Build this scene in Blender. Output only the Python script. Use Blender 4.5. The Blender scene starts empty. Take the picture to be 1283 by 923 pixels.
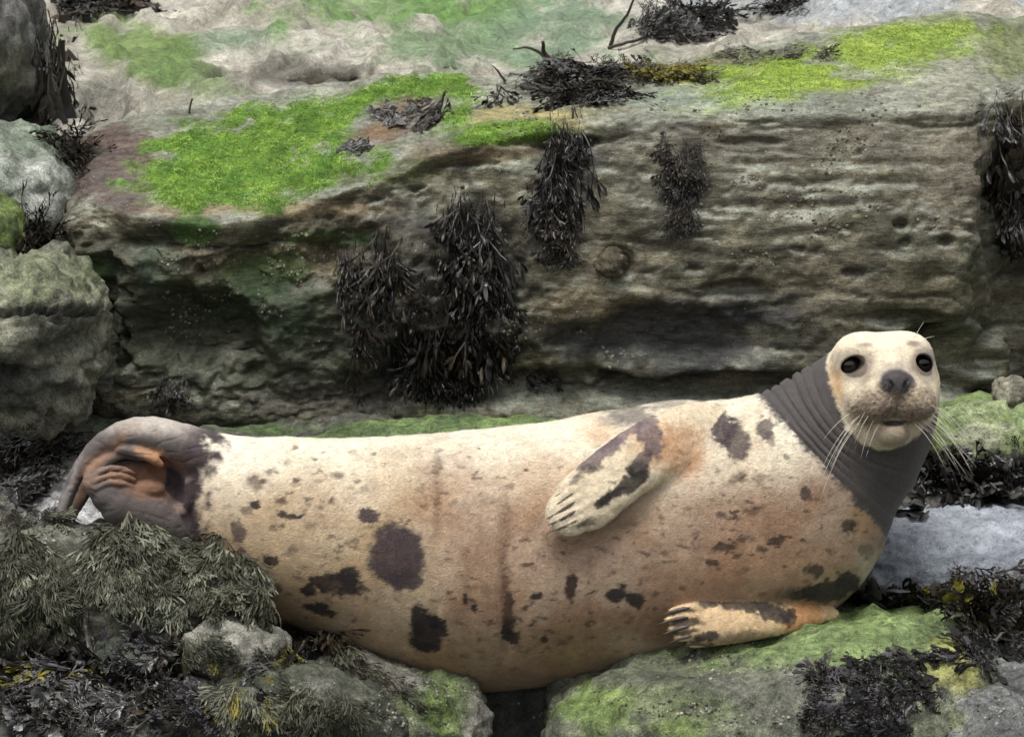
import bpy, bmesh, math, random
import numpy as np
from mathutils import Vector, Matrix
from mathutils.bvhtree import BVHTree

SC = bpy.context.scene
COL = SC.collection
rad = math.radians

# ------------------------------------------------------------------ camera, sky, sun, exposure
DIST, PITCH, S = 9.0, rad(10.0), 0.00175          # S: metres per photo pixel at the seal
CA, SA = math.cos(PITCH), math.sin(PITCH)
CAM = np.array([0.0, -DIST * CA, DIST * SA])
FWD = np.array([0.0, CA, -SA]); UPV = np.array([0.0, SA, CA]); RGT = np.array([1.0, 0.0, 0.0])
cd = bpy.data.cameras.new('camera'); cam = bpy.data.objects.new('camera', cd); COL.objects.link(cam)
cam.location = CAM; cam.rotation_euler = (math.pi / 2 - PITCH, 0, 0)
cd.sensor_width = 36; cd.sensor_fit = 'HORIZONTAL'; cd.lens = 36 * DIST / (1283 * S)
cd.clip_start = 0.1; cd.clip_end = 200
cd.dof.use_dof = True; cd.dof.focus_distance = DIST - 0.2; cd.dof.aperture_fstop = 16
SC.camera = cam

SUN_EL, SUN_AZ = rad(70), rad(205)                 # high, behind and left of the viewer, veiled by cloud
W = bpy.data.worlds.new('World'); SC.world = W; W.use_nodes = True
nt = W.node_tree; nt.nodes.clear()
wo = nt.nodes.new('ShaderNodeOutputWorld'); bg = nt.nodes.new('ShaderNodeBackground')
sky = nt.nodes.new('ShaderNodeTexSky'); sky.sky_type = 'NISHITA'; sky.sun_disc = False
sky.sun_elevation = SUN_EL; sky.sun_rotation = SUN_AZ
sky.air_density = 1.0; sky.dust_density = 4.0; sky.ozone_density = 1.0
hs = nt.nodes.new('ShaderNodeHueSaturation'); hs.inputs['Saturation'].default_value = 0.22
nt.links.new(sky.outputs[0], hs.inputs['Color']); nt.links.new(hs.outputs[0], bg.inputs[0])
bg.inputs[1].default_value = 0.10
nt.links.new(bg.outputs[0], wo.inputs[0])
sl = bpy.data.lights.new('sun', 'SUN'); sl.energy = 1.5; sl.angle = rad(25); sl.color = (1.0, 0.97, 0.92)
so = bpy.data.objects.new('sun', sl); COL.objects.link(so)
sd = Vector((math.sin(SUN_AZ) * math.cos(SUN_EL), math.cos(SUN_AZ) * math.cos(SUN_EL), math.sin(SUN_EL)))
so.rotation_euler = sd.to_track_quat('Z', 'Y').to_euler(); so.location = (0, 0, 6)
SC.view_settings.view_transform = 'Standard'; SC.view_settings.look = 'None'
SC.view_settings.gamma = 1.0; SC.view_settings.exposure = 0.56
SC.view_settings.use_curve_mapping = False

# ------------------------------------------------------------------ measuring helpers
def pix_dir(px, py):
    return FWD * DIST + RGT * ((px - 641.5) * S) + UPV * ((461.5 - py) * S)
def P(px, py, Y):
    """the point on the plane y=Y that the photograph shows at (px, py)"""
    d = pix_dir(px, py)
    return CAM + d * ((Y - CAM[1]) / d[1])
def PV(px, py, Y):
    px, py, Y = [np.asarray(a, float) for a in (px, py, Y)]
    dx, dy = (px - 641.5) * S, (461.5 - py) * S
    d = np.stack([dx, DIST * CA + dy * SA, -DIST * SA + dy * CA], -1)
    return CAM + d * ((Y - CAM[1]) / d[..., 1])[..., None]
def proj(p):
    q = p - CAM
    z = q @ FWD
    return 641.5 + (q @ RGT) / z * DIST / S, 461.5 - (q @ UPV) / z * DIST / S
def pscale(Y):
    return S * ((Y - CAM[1]) * CA + CAM[2] * SA) / DIST

_rs = np.random.RandomState(7)
_perm = np.concatenate([_rs.permutation(256)] * 3).astype(np.int32)
_grad = _rs.normal(size=(256, 3)).astype(np.float32); _grad /= np.linalg.norm(_grad, axis=1)[:, None]
def noise(p):
    p = np.asarray(p, np.float32); i = np.floor(p).astype(np.int32); f = p - i; i &= 255
    u = f * f * f * (f * (f * 6 - 15) + 10)
    r = 0
    for dx in (0, 1):
        wx = u[..., 0] if dx else 1 - u[..., 0]
        a = _perm[i[..., 0] + dx]
        for dy in (0, 1):
            wy = u[..., 1] if dy else 1 - u[..., 1]
            b = _perm[a + i[..., 1] + dy]
            for dz in (0, 1):
                wz = u[..., 2] if dz else 1 - u[..., 2]
                g = _grad[_perm[b + i[..., 2] + dz]]
                v = g[..., 0] * (f[..., 0] - dx) + g[..., 1] * (f[..., 1] - dy) + g[..., 2] * (f[..., 2] - dz)
                r = r + wx * wy * wz * v
    return r * 1.5
def fbm(p, octv=4, gain=0.5, lac=2.03):
    p = np.asarray(p, np.float32); r = 0; a = 1.0; t = 0
    for k in range(octv):
        r = r + a * noise(p + 17.3 * k); t += a; a *= gain; p = p * lac
    return r / t * 1.3
def ridged(p, octv=4):
    p = np.asarray(p, np.float32); r = 0; a = 1.0; t = 0
    for k in range(octv):
        r = r + a * (1 - np.abs(noise(p + 9.1 * k)) * 1.6); t += a; a *= 0.5; p = p * 2.07
    return r / t
def sstep(a, b, x):
    t = np.clip((x - a) / (b - a), 0, 1); return t * t * (3 - 2 * t)
def lin(r, g, b, k=1.0):
    f = lambda c: (c / 255 / 12.92 if c / 255 <= 0.04045 else ((c / 255 + 0.055) / 1.055) ** 2.4)
    return np.array([f(r) * k, f(g) * k, f(b) * k])
def catmull(tab, xs):
    """rows of tab = [x, a, b, ...] smoothly interpolated at xs"""
    tab = np.asarray(tab, float); x = tab[:, 0]; V = tab[:, 1:]
    m = np.gradient(V, x, axis=0)
    k = np.clip(np.searchsorted(x, xs) - 1, 0, len(x) - 2)
    h = x[k + 1] - x[k]; t = np.clip((xs - x[k]) / h, 0, 1)[:, None]; h = h[:, None]
    return ((2*t**3 - 3*t**2 + 1) * V[k] + (t**3 - 2*t**2 + t) * h * m[k]
            + (-2*t**3 + 3*t**2) * V[k + 1] + (t**3 - t**2) * h * m[k + 1])

# ------------------------------------------------------------------ objects
def tag(o, label=None, cat=None, group=None, kind=None):
    for k, v in (('label', label), ('category', cat), ('group', group), ('kind', kind)):
        if v: o[k] = v
    return o
def mesh_obj(name, verts, faces, mat, parent=None, smooth=True, col=None):
    me = bpy.data.meshes.new(name)
    verts = np.asarray(verts, np.float32)
    if isinstance(faces, np.ndarray):
        n, k = faces.shape
        me.vertices.add(len(verts)); me.vertices.foreach_set('co', verts.ravel())
        me.loops.add(n * k); me.loops.foreach_set('vertex_index', faces.astype(np.int32).ravel())
        me.polygons.add(n); me.polygons.foreach_set('loop_start', np.arange(0, n * k, k, dtype=np.int32))
        me.update(calc_edges=True); me.validate()
    else:
        me.from_pydata(verts.tolist(), [], faces)
    if smooth: me.polygons.foreach_set('use_smooth', np.ones(len(me.polygons), bool))
    if col is not None:
        a = me.color_attributes.new('Col', 'FLOAT_COLOR', 'POINT')
        c = np.ones((len(verts), 4), np.float32); c[:, :col.shape[1]] = col
        a.data.foreach_set('color', c.ravel())
    me.materials.append(mat); me.update()
    o = bpy.data.objects.new(name, me); COL.objects.link(o)
    if parent is not None: o.parent = parent
    return o
def empty(name, loc=(0, 0, 0)):
    o = bpy.data.objects.new(name, None); COL.objects.link(o); o.location = loc; o.empty_display_size = 0.05
    return o
def vnormals(v, f):
    n = np.zeros_like(v); a, b, c = v[f[:, 0]], v[f[:, 1]], v[f[:, 2]]
    fn = np.cross(b - a, c - a) if f.shape[1] == 3 else np.cross(c - a, v[f[:, 3]] - b)
    for k in range(f.shape[1]):
        for ax in range(3): n[:, ax] += np.bincount(f[:, k], fn[:, ax], len(v))
    return n / (np.linalg.norm(n, axis=1)[:, None] + 1e-12)

# ------------------------------------------------------------------ materials
class NT:
    def __init__(s, name):
        s.m = bpy.data.materials.new(name); s.m.use_nodes = True; s.t = s.m.node_tree; s.t.nodes.clear()
        s.out = s.n('ShaderNodeOutputMaterial'); s.b = s.n('ShaderNodeBsdfPrincipled')
        s.l(s.b.outputs[0], s.out.inputs[0])
    def n(s, k, **kw):
        x = s.t.nodes.new(k)
        for a, v in kw.items(): setattr(x, a, v)
        return x
    def l(s, a, b): s.t.links.new(a, b)
    def noise(s, vec, scale, detail=4, rough=0.6, dist=0.0):
        x = s.n('ShaderNodeTexNoise'); x.inputs['Scale'].default_value = scale; x.inputs['Detail'].default_value = detail
        x.inputs['Roughness'].default_value = rough; x.inputs['Distortion'].default_value = dist
        s.l(vec, x.inputs['Vector']); return x.outputs['Fac']
    def rng(s, v, a, b, c, d):
        x = s.n('ShaderNodeMapRange'); s.l(v, x.inputs[0])
        for k, q in zip(range(1, 5), (a, b, c, d)): x.inputs[k].default_value = q
        return x.outputs[0]
    def math(s, op, a, b=None):
        x = s.n('ShaderNodeMath', operation=op)
        for k, q in enumerate((a, b)):
            if q is None: continue
            if isinstance(q, (int, float)): x.inputs[k].default_value = q
            else: s.l(q, x.inputs[k])
        return x.outputs[0]
    def mix(s, fac, a, b, mode='MIX'):
        x = s.n('ShaderNodeMix', data_type='RGBA', blend_type=mode)
        for i, q in ((0, fac), (6, a), (7, b)):
            if isinstance(q, (int, float)): x.inputs[i].default_value = q
            elif isinstance(q, (tuple, list, np.ndarray)): x.inputs[i].default_value = (*[float(w) for w in q[:3]], 1)
            else: s.l(q, x.inputs[i])
        return x.outputs[2]
    def mapping(s, vec, sc):
        x = s.n('ShaderNodeMapping'); s.l(vec, x.inputs[0]); x.inputs['Scale'].default_value = sc; return x.outputs[0]
    def bump(s, h, strength, dist, prev=None):
        x = s.n('ShaderNodeBump'); x.inputs['Strength'].default_value = strength; x.inputs['Distance'].default_value = dist
        s.l(h, x.inputs['Height'])
        if prev is not None: s.l(prev, x.inputs['Normal'])
        return x.outputs[0]

def rock_material(name, dry=0.85, wet=0.28, contrast=1.0, strata=0.0, relief=1.0):
    m = NT(name); co = m.n('ShaderNodeTexCoord').outputs['Object']
    at = m.n('ShaderNodeAttribute', attribute_name='Col')
    v = m.mapping(co, (1, 1, 1 + 4 * strata))
    n1 = m.noise(v, 9, 6, 0.65, 0.4); n2 = m.noise(v, 34, 7, 0.72, 0.15); n3 = m.noise(co, 230, 3, 0.75)
    c = m.mix(1.0, at.outputs['Color'], m.rng(n1, 0.3, 0.7, 1.08 - 0.42 * contrast, 1.08 + 0.42 * contrast), 'MULTIPLY')
    c = m.mix(1.0, c, m.rng(n2, 0.34, 0.66, 1 - 0.5 * contrast, 1 + 0.5 * contrast), 'MULTIPLY')
    c = m.mix(1.0, c, m.rng(n3, 0.3, 0.7, 1 - 0.35 * contrast, 1 + 0.35 * contrast), 'MULTIPLY')
    gr = m.noise(co, 105, 3, 0.6); c = m.mix(m.rng(gr, 0.58, 0.63, 0, .55), c, m.mix(1.0, c, (.45, .42, .38), 'MULTIPLY')); c = m.mix(m.rng(gr, 0.40, 0.35, 0, .5), c, m.mix(1.0, c, (1.6, 1.55, 1.5), 'MULTIPLY'))
    # barnacle and shell specks
    vo = m.n('ShaderNodeTexVoronoi'); vo.inputs['Scale'].default_value = 75; m.l(co, vo.inputs['Vector'])
    sp = m.math('MULTIPLY', m.rng(vo.outputs['Distance'], 0.16, 0.24, 1, 0), m.rng(m.noise(co, 16, 3), 0.56, 0.66, 0, 0.7))
    c = m.mix(sp, c, (0.42, 0.41, 0.36))
    m.l(c, m.b.inputs['Base Color'])
    wetf = m.math('MULTIPLY', at.outputs['Alpha'], m.rng(m.noise(co, 14, 4), 0.4, 0.6, 0.55, 1.0))
    m.l(m.rng(wetf, 0, 1, dry, wet), m.b.inputs['Roughness'])
    m.b.inputs['Specular IOR Level'].default_value = 0.4
    vc = m.n('ShaderNodeTexVoronoi', feature='DISTANCE_TO_EDGE'); vc.inputs['Scale'].default_value = 11
    wv = m.n('ShaderNodeVectorMath', operation='ADD'); m.l(v, wv.inputs[0]); wn = m.n('ShaderNodeTexNoise'); wn.inputs['Scale'].default_value = 8; wn.inputs['Detail'].default_value = 6; m.l(co, wn.inputs['Vector'])
    ws = m.n('ShaderNodeVectorMath', operation='SCALE'); ws.inputs['Scale'].default_value = .22; m.l(wn.outputs['Color'], ws.inputs[0]); m.l(ws.outputs[0], wv.inputs[1]); m.l(wv.outputs[0], vc.inputs['Vector'])
    crk = m.math('MULTIPLY', m.rng(vc.outputs['Distance'], 0.0, 0.035, 0, 1), 1.0)
    h0 = m.bump(crk, 0.35, 0.006); h1 = m.bump(n1, 0.4, 0.022, h0); h2 = m.bump(n2, 0.8 * relief, 0.014, h1); h3 = m.bump(n3, 0.8, 0.004, h2)
    h4 = m.bump(sp, 0.6, 0.002, h3)
    m.l(h4, m.b.inputs['Normal'])
    return m.m
def plain_material(name, col, rough=0.5, var=0.4, spec=0.5, scale=60, coat=0.0, sheen=0.0, col2=None):
    m = NT(name); co = m.n('ShaderNodeTexCoord').outputs['Object']
    oi = m.n('ShaderNodeObjectInfo').outputs['Random']
    n = m.noise(co, scale, 4, 0.65)
    base = m.mix(m.rng(oi, 0, 1, 0, 1), col, col2 if col2 is not None else col)
    c = m.mix(1.0, base, m.rng(n, 0.3, 0.7, 1 - var, 1 + var), 'MULTIPLY')
    m.l(c, m.b.inputs['Base Color']); m.b.inputs['Roughness'].default_value = rough
    m.b.inputs['Specular IOR Level'].default_value = spec
    m.b.inputs['Coat Weight'].default_value = coat; m.b.inputs['Coat Roughness'].default_value = 0.08
    m.l(m.bump(n, 0.3, 0.002), m.b.inputs['Normal'])
    return m.m
ROCK = rock_material('tidal_rock', contrast=1.3)
STRATA = rock_material('layered_rock', strata=.7, contrast=.95, relief=.6)
BEDMAT = rock_material('pale_bedrock', contrast=.7, relief=.7)
WETROCK = rock_material('wet_pale_rock', dry=0.5, wet=0.18, contrast=0.5)
# ------------------------------------------------------------------ rock
ROCKS = []
def blend(c, px, py, patches, warp):
    """lay irregular patches (px, py, rx, ry, colour, strength[, angle]) over the colours c"""
    for pt in patches:
        x, y, rx, ry, colr, st = pt[:6]; an = rad(pt[6]) if len(pt) > 6 else 0
        dx, dy = px - x, py - y
        u = (dx * math.cos(an) + dy * math.sin(an)) / rx; w = (-dx * math.sin(an) + dy * math.cos(an)) / ry
        d = np.sqrt(u * u + w * w) + warp
        k = (st * sstep(1.25, 0.6, d))[:, None]
        c[:] = c * (1 - k) + np.asarray(colr) * k
def grid_faces(nu, nv):
    i = np.arange(nu * nv).reshape(nu, nv)
    return np.stack([i[:-1, :-1], i[1:, :-1], i[1:, 1:], i[:-1, 1:]], -1).reshape(-1, 4)
def carve(px, py, lst, warp):
    d = np.zeros(len(px))
    for x, y, rx, ry, dep in lst:
        q = np.sqrt(((px - x) / rx) ** 2 + ((py - y) / ry) ** 2) + warp * 0.5
        d -= dep * sstep(1.15, 0.45, q)
    return d
def sheet(name, tab, keys, nu, nv, disp, paint, mat, pxr):
    """a rock surface: tab gives, for columns of the photograph, what keys() turns into a profile from foot to back"""
    us = np.linspace(*pxr, nu); rows = catmull(tab, us)
    prof = np.stack([keys(us[i], rows[i]) for i in range(nu)])          # nu, K, (px,py,Y)
    K = prof.shape[1]
    pts = PV(prof[..., 0], prof[..., 1], prof[..., 2])                   # nu,K,3
    seg = np.concatenate([[0], np.cumsum(np.linalg.norm(np.diff(pts.mean(0), axis=0), axis=1) + 0.03)])
    vs = np.linspace(0, seg[-1], nv)
    flat = catmull(np.concatenate([seg[:, None], pts.transpose(1, 0, 2).reshape(K, -1)], 1), vs).reshape(nv, nu, 3).transpose(1, 0, 2)
    v = flat.reshape(-1, 3); f = grid_faces(nu, nv); n = vnormals(v, f)
    if (n @ FWD).mean() > 0: f = f[:, ::-1]; n = -n
    px, py = proj(v)
    v = v + n * disp(v, n, px, py)[:, None]
    n = vnormals(v, f); px, py = proj(v)
    col = paint(v, n, px, py)
    o = mesh_obj(name, v, f, mat, col=col); ROCKS.append(o); return o

SLATE = lin(112, 108, 98, .8); PALE = lin(186, 181, 166, .8); DARK = lin(58, 55, 50, .8); TAN = lin(150, 138, 108, .8)
MOSS = lin(96, 138, 52, .85); MOSS2 = lin(132, 166, 66, .85); ALG = lin(112, 142, 98, .8); PURP = lin(96, 80, 76, .8)
YEL = lin(170, 160, 92, .8); OLIV = lin(120, 122, 84, .8)

def mottle(v, a, b, f=5, seed=0, oc=5, sharp=0.25):
    k = sstep(-sharp, sharp, fbm(v * f + seed, oc))[:, None]
    return a * (1 - k) + b * k

# the big ledge behind the seal
LEDGE = [  # px, base py, base Y, lip py, lip Y, back py, back Y
    (-260, 545, 1.75, 330, 1.8, 300, 2.1), (-60, 545, 1.6, 330, 1.62, 280, 1.95), (45, 545, 1.25, 285, 1.28, 205, 1.65),
    (110, 540, 1.0, 250, 1.06, 165, 1.55), (180, 536, .90, 262, .96, 142, 1.6), (330, 533, .86, 262, .92, 118, 1.65),
    (470, 533, .85, 212, .97, 98, 1.6), (600, 533, .85, 168, 1.0, 96, 1.5), (720, 533, .85, 140, 1.0, 90, 1.4),
    (850, 530, .85, 132, 1.0, 78, 1.5), (1000, 525, .85, 132, 1.0, 44, 1.7), (1150, 520, .87, 126, 1.02, 22, 1.8),
    (1225, 516, .93, 124, 1.08, 16, 1.85), (1290, 512, 1.25, 112, 1.38, 20, 1.95), (1380, 512, 1.3, 100, 1.4, 10, 2.0), (1600, 512, 1.0, 100, 1.2, 10, 2.0)]
def ledge_keys(px, r):
    b, bY, l, lY, k, kY = r; h = b - l
    return np.array([(px, b + 40, bY + .10), (px, b, bY), (px, b - .28 * h, bY - .03), (px, b - .6 * h, bY - .02), (px, l + .13 * h, lY - .085),
                     (px, l + .04 * h, lY - .06), (px, l, lY - .02), (px, l * .66 + k * .34, lY * .66 + kY * .34), (px, l * .3 + k * .7, lY * .3 + kY * .7),
                     (px, k, kY), (px, k + 55, kY + .12)])
LCARVE = [(240, 420, 90, 75, .11), (130, 400, 22, 90, .06), (225, 300, 130, 22, .03), (330, 335, 90, 40, .05), (600, 330, 60, 120, .05), (560, 470, 110, 60, .05),
          (840, 420, 150, 42, .055), (930, 362, 45, 12, .05), (1200, 445, 75, 50, .14), (1010, 492, 380, 24, .10), (700, 495, 150, 30, .05), (1140, 400, 60, 14, .04),
          (768, 332, 26, 22, .04), (870, 338, 12, 5, .016), (1000, 312, 12, 5, .016), (1067, 342, 15, 6, .018), (1128, 282, 11, 7, .028), (1186, 302, 13, 9, .03),
          (1133, 305, 9, 6, .02), (1080, 228, 130, 8, .009), (930, 178, 60, 8, .018), (1010, 205, 120, 7, .009), (960, 258, 120, 7, .007), (700, 178, 90, 9, .02), (570, 200, 60, 8, .02),
          (455, 330, 60, 50, .035), (1265, 300, 40, 160, .05)]
def ledge_disp(v, n, px, py):
    face = sstep(0.75, 0.25, n[:, 2]) * sstep(545, 500, py)
    w = fbm(v * 3.0 + 5, 3)
    zz = v[:, 2] + 0.05 * w + 0.04 * v[:, 0] * np.sin(v[:, 0] * 1.3)
    right = 0.35 + 0.65 * sstep(500, 850, px)
    st = noise(np.stack([v[:, 0] * .9, v[:, 1] * .9, zz * 20], -1)) * .0065 + noise(np.stack([v[:, 0] * 2.2, v[:, 1] * 2 + 7, zz * 48], -1)) * .0025
    st += -0.009 * sstep(.72, .95, ridged(np.stack([v[:, 0] * 1.3, v[:, 1], zz * 13], -1), 3))
    lump = fbm(v * 6, 4) * .055 + fbm(v * 2.1 + 3, 2) * .05
    rough = fbm(v * 22 + 3, 4) * .012 + fbm(v * 60, 3) * .005 - .010 * sstep(.8, .97, ridged(v * np.array([7, 7, 11]) + 8, 3))
    left = 1 - right
    d = face * (st * right + lump * (.5 + .8 * left) + rough * (.55 + 1.3 * left)) + (1 - face) * (fbm(v * 5, 4) * .022 + rough * .5)
    mm, mr = ledge_moss(v, n, px, py); mk = np.maximum(mm, mr * .6)
    d = d * (1 - .5 * mk) + mk * (.008 + .011 * fbm(v * 34, 3) + .022 * fbm(v * 11 + 4, 2))
    pits = sstep(.45, .75, noise(np.stack([v[:, 0] * 11, v[:, 1] * 8, v[:, 2] * 19], -1))) * -.010 * face
    return d + pits + carve(px, py, LCARVE, fbm(v * 9 + 2, 3) * .9) * sstep(.8, .3, n[:, 2])
def ledge_moss(v, n, px, py):
    w = fbm(v * 11 + 1, 4)
    m = np.zeros(len(v))
    for x, y, rx, ry, an in ((330, 196, 160, 62, -10), (470, 135, 115, 34, -18), (255, 225, 85, 32, 4), (560, 135, 50, 26, -20), (630, 165, 60, 14, -6)):
        a = rad(an); dx, dy = px - x, py - y
        q = np.sqrt(((dx * math.cos(a) + dy * math.sin(a)) / rx) ** 2 + ((-dx * math.sin(a) + dy * math.cos(a)) / ry) ** 2)
        m = np.maximum(m, sstep(1.2, .72, q + w * .5))
    bare = sstep(1.2, .7, np.sqrt(((px - 500 + (py - 150) * 1.2) / 62) ** 2 + ((py - 150) / 34) ** 2) + w * .5)
    m *= 1 - bare
    m *= 1 - .85 * sstep(.22, .5, fbm(v * 8 + 77, 4))
    r = np.zeros(len(v))
    for x, y, rx, ry, an in ((1060, 78, 195, 36, -13), (985, 102, 125, 20, -2), (1150, 48, 100, 24, -6), (900, 92, 60, 12, 0)):
        a = rad(an); dx, dy = px - x, py - y
        q = np.sqrt(((dx * math.cos(a) + dy * math.sin(a)) / rx) ** 2 + ((-dx * math.sin(a) + dy * math.cos(a)) / ry) ** 2)
        r = np.maximum(r, sstep(1.25, .5, q + w * .5))
    return m, r * .85 * (1 - .7 * sstep(.1, .4, fbm(v * 7 + 57, 4)))
def ledge_paint(v, n, px, py):
    w = fbm(v * 8 + 31, 5) * .9
    zz = v[:, 2] + .03 * fbm(v * 4, 3)
    c = mottle(v, lin(102, 100, 84, .85), lin(138, 132, 110, .85), 6, 3)
    band = sstep(-.05, .35, noise(np.stack([v[:, 0] * 1.2, v[:, 1], zz * 26], -1)) + .5 * fbm(v * 9, 4))[:, None]
    c = c * (1 - .6 * band) + lin(60, 56, 44, .8) * .6 * band
    gb = sstep(.1, .5, fbm(v * np.array([5, 5, 7]) + 140, 4))[:, None] * .35; c = c * (1 - gb) + lin(84, 92, 62, .8) * gb
    big = sstep(.0, .45, fbm(v * np.array([2.6, 2.6, 5]) + 77, 4))[:, None]; c = c * (1 - .4 * big) + lin(66, 63, 58, .8) * .4 * big
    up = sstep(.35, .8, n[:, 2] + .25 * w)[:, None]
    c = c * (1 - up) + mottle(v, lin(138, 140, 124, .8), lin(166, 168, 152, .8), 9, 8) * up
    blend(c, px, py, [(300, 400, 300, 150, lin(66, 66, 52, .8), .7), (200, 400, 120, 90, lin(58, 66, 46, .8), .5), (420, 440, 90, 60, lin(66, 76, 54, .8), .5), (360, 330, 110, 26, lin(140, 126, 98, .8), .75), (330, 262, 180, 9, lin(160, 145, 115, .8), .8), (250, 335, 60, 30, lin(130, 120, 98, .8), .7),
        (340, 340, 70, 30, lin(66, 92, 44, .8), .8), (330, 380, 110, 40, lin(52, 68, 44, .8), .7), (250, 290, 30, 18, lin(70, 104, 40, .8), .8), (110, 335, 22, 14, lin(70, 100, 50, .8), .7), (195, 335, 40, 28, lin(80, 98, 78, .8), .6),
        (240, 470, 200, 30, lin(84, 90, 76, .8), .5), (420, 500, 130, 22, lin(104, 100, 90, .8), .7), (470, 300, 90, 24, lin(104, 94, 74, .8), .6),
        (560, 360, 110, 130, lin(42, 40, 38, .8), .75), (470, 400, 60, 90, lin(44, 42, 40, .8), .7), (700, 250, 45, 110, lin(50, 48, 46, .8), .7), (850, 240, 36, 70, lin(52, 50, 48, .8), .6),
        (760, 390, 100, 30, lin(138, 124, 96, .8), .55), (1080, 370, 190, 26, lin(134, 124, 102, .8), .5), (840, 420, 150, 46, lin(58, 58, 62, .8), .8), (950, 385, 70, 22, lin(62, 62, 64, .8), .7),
        (600, 190, 110, 16, lin(128, 112, 84, .8), .6), (710, 200, 60, 20, lin(100, 102, 100, .8), .5), (1000, 180, 220, 28, lin(112, 106, 94, .8), .6), (1200, 215, 50, 90, lin(134, 126, 110, .8), .6),
        (420, 300, 60, 10, lin(60, 96, 40, .8), .5), (470, 218, 80, 20, lin(96, 104, 64, .8), .6), (655, 152, 90, 20, lin(176, 164, 108, .8), .75), (640, 168, 90, 14, lin(86, 122, 46, .8), .8), (760, 130, 70, 16, lin(150, 146, 112, .8), .6),
        (145, 215, 60, 60, PURP, .85), (160, 180, 46, 26, lin(112, 94, 86, .8), .7), (500, 150, 75, 26, lin(122, 100, 84, .8), .8, -28), (540, 140, 40, 14, lin(150, 150, 140, .8), .7, -20), (440, 186, 36, 8, lin(150, 156, 160, .8), .8, -14), (470, 168, 40, 10, lin(140, 110, 70, .8), .5, -25),
        (900, 128, 130, 16, lin(150, 164, 146, .8), .8), (1000, 138, 200, 14, lin(160, 164, 148, .8), .7), (1190, 90, 70, 46, lin(168, 168, 148, .8), .7), (850, 90, 60, 12, lin(176, 164, 60, .8), .7), (930, 76, 90, 16, lin(130, 132, 84, .8), .7), (1265, 60, 40, 40, lin(128, 138, 80, .8), .7)], w)
    m, r = ledge_moss(v, n, px, py)
    g = mottle(v, MOSS, MOSS2, 14, 2); far = sstep(330, 480, px - (py - 100))[:, None]
    g = g * (1 - .35 * far) + MOSS2 * .35 * far
    c = c * (1 - m[:, None]) + g * m[:, None]
    c = c * (1 - r[:, None]) + mottle(v, lin(142, 172, 52, .8), lin(160, 184, 62, .8), 12, 5) * r[:, None]
    wet = np.zeros(len(v)) + .25
    wp = np.zeros((len(v), 1))
    blend(wp, px, py, [(560, 380, 130, 140, [1], 1), (840, 420, 150, 60, [1], 1), (1100, 470, 260, 50, [1], .7), (250, 430, 130, 90, [1], .5), (700, 250, 50, 110, [1], .8)], w)
    wet = np.maximum(wet, wp[:, 0]) * (1 - np.maximum(m, r))
    return np.concatenate([c, wet[:, None]], 1)
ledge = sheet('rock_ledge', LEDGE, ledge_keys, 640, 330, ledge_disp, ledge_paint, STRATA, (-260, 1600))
tag(ledge, 'long layered rock ledge with bright green moss on top, behind the seal', 'rock ledge')

# bedrock rising behind it
BACK = [(-700, 0, 0, 0), (-100, 0, 0, 0), (100, 6, 0, 0), (260, 4, 1, .3), (400, 0, 2, .5), (520, 6, 2, .7), (620, 6, 1, .9), (760, 0, 0, 1), (1000, -20, 0, 1), (1300, -40, 0, 1), (2000, -40, 0, 1)]
def back_keys(px, r):
    o, st, right = r; k = max(0.0, min(1.0, st / 2))
    return np.array([(px, 190 + o, 1.5), (px, 134 + o, 1.8), (px, 112 + o, 2.0), (px, 104 + o, 2.15 + .05 * k), (px, 97 + o - 6 * k, 2.24 - .03 * k), (px, 90 + o - 14 * k, 2.32 - .06 * k),
                     (px, 70 + o - 8 * k, 2.55), (px, 40 + o, 2.9), (px, 0 + o, 3.5), (px, -60, 4.6), (px, -200, 7.5), (px, -330, 11)])
def back_disp(v, n, px, py):
    d = fbm(v * 2.2 + 4, 3) * .07 + fbm(v * 8 + 1, 3) * .018 + fbm(v * 34, 2) * .004
    d += .03 * sstep(.05, .3, fbm(v * np.array([9, 4, 9]) + 12, 3)) - .02 * sstep(.8, .97, ridged(v * np.array([5, 2.5, 5]) + 3, 3)) + .007 * ridged(v * np.array([16, 7, 16]), 3)
    return d + carve(px, py, [(135, 140, 34, 30, .12), (400, 94, 62, 9, .05), (325, 96, 30, 6, .03)], fbm(v * 7, 3) * .7)
def back_paint(v, n, px, py):
    w = fbm(v * np.array([7, 3, 7]) + 2, 5) * 1.1
    c = mottle(v, lin(168, 164, 148, .8), lin(204, 199, 185, .8), 5, 4)
    k = sstep(.0, .5, fbm(v * np.array([6, 2.2, 6]) + 19, 4))[:, None] * .35
    c = c * (1 - k) + lin(128, 130, 116, .8) * k
    blend(c, px, py, [(590, 40, 190, 55, ALG, .8), (500, 10, 160, 30, lin(112, 150, 78, .8), .8), (700, 40, 90, 40, lin(130, 152, 130, .8), .5), (170, 60, 90, 40, lin(110, 140, 62, .8), .85, 20), (250, 100, 60, 26, lin(116, 142, 84, .8), .8, 20), (290, 50, 40, 16, lin(120, 150, 118, .8), .6),
        (380, 95, 110, 22, lin(92, 88, 80, .8), .75), (140, 130, 50, 30, lin(90, 92, 84, .8), .6), (600, 96, 120, 8, lin(190, 182, 170, .8), .6), (1050, 10, 200, 22, lin(176, 184, 192, .8), .7)], w)
    return np.concatenate([c, np.full((len(v), 1), .15)], 1)
bed = sheet('bedrock', BACK, back_keys, 420, 260, back_disp, back_paint, BEDMAT, (-700, 2000)); tag(bed, 'pale sloping bedrock with patches of green algae', kind='structure')

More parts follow.
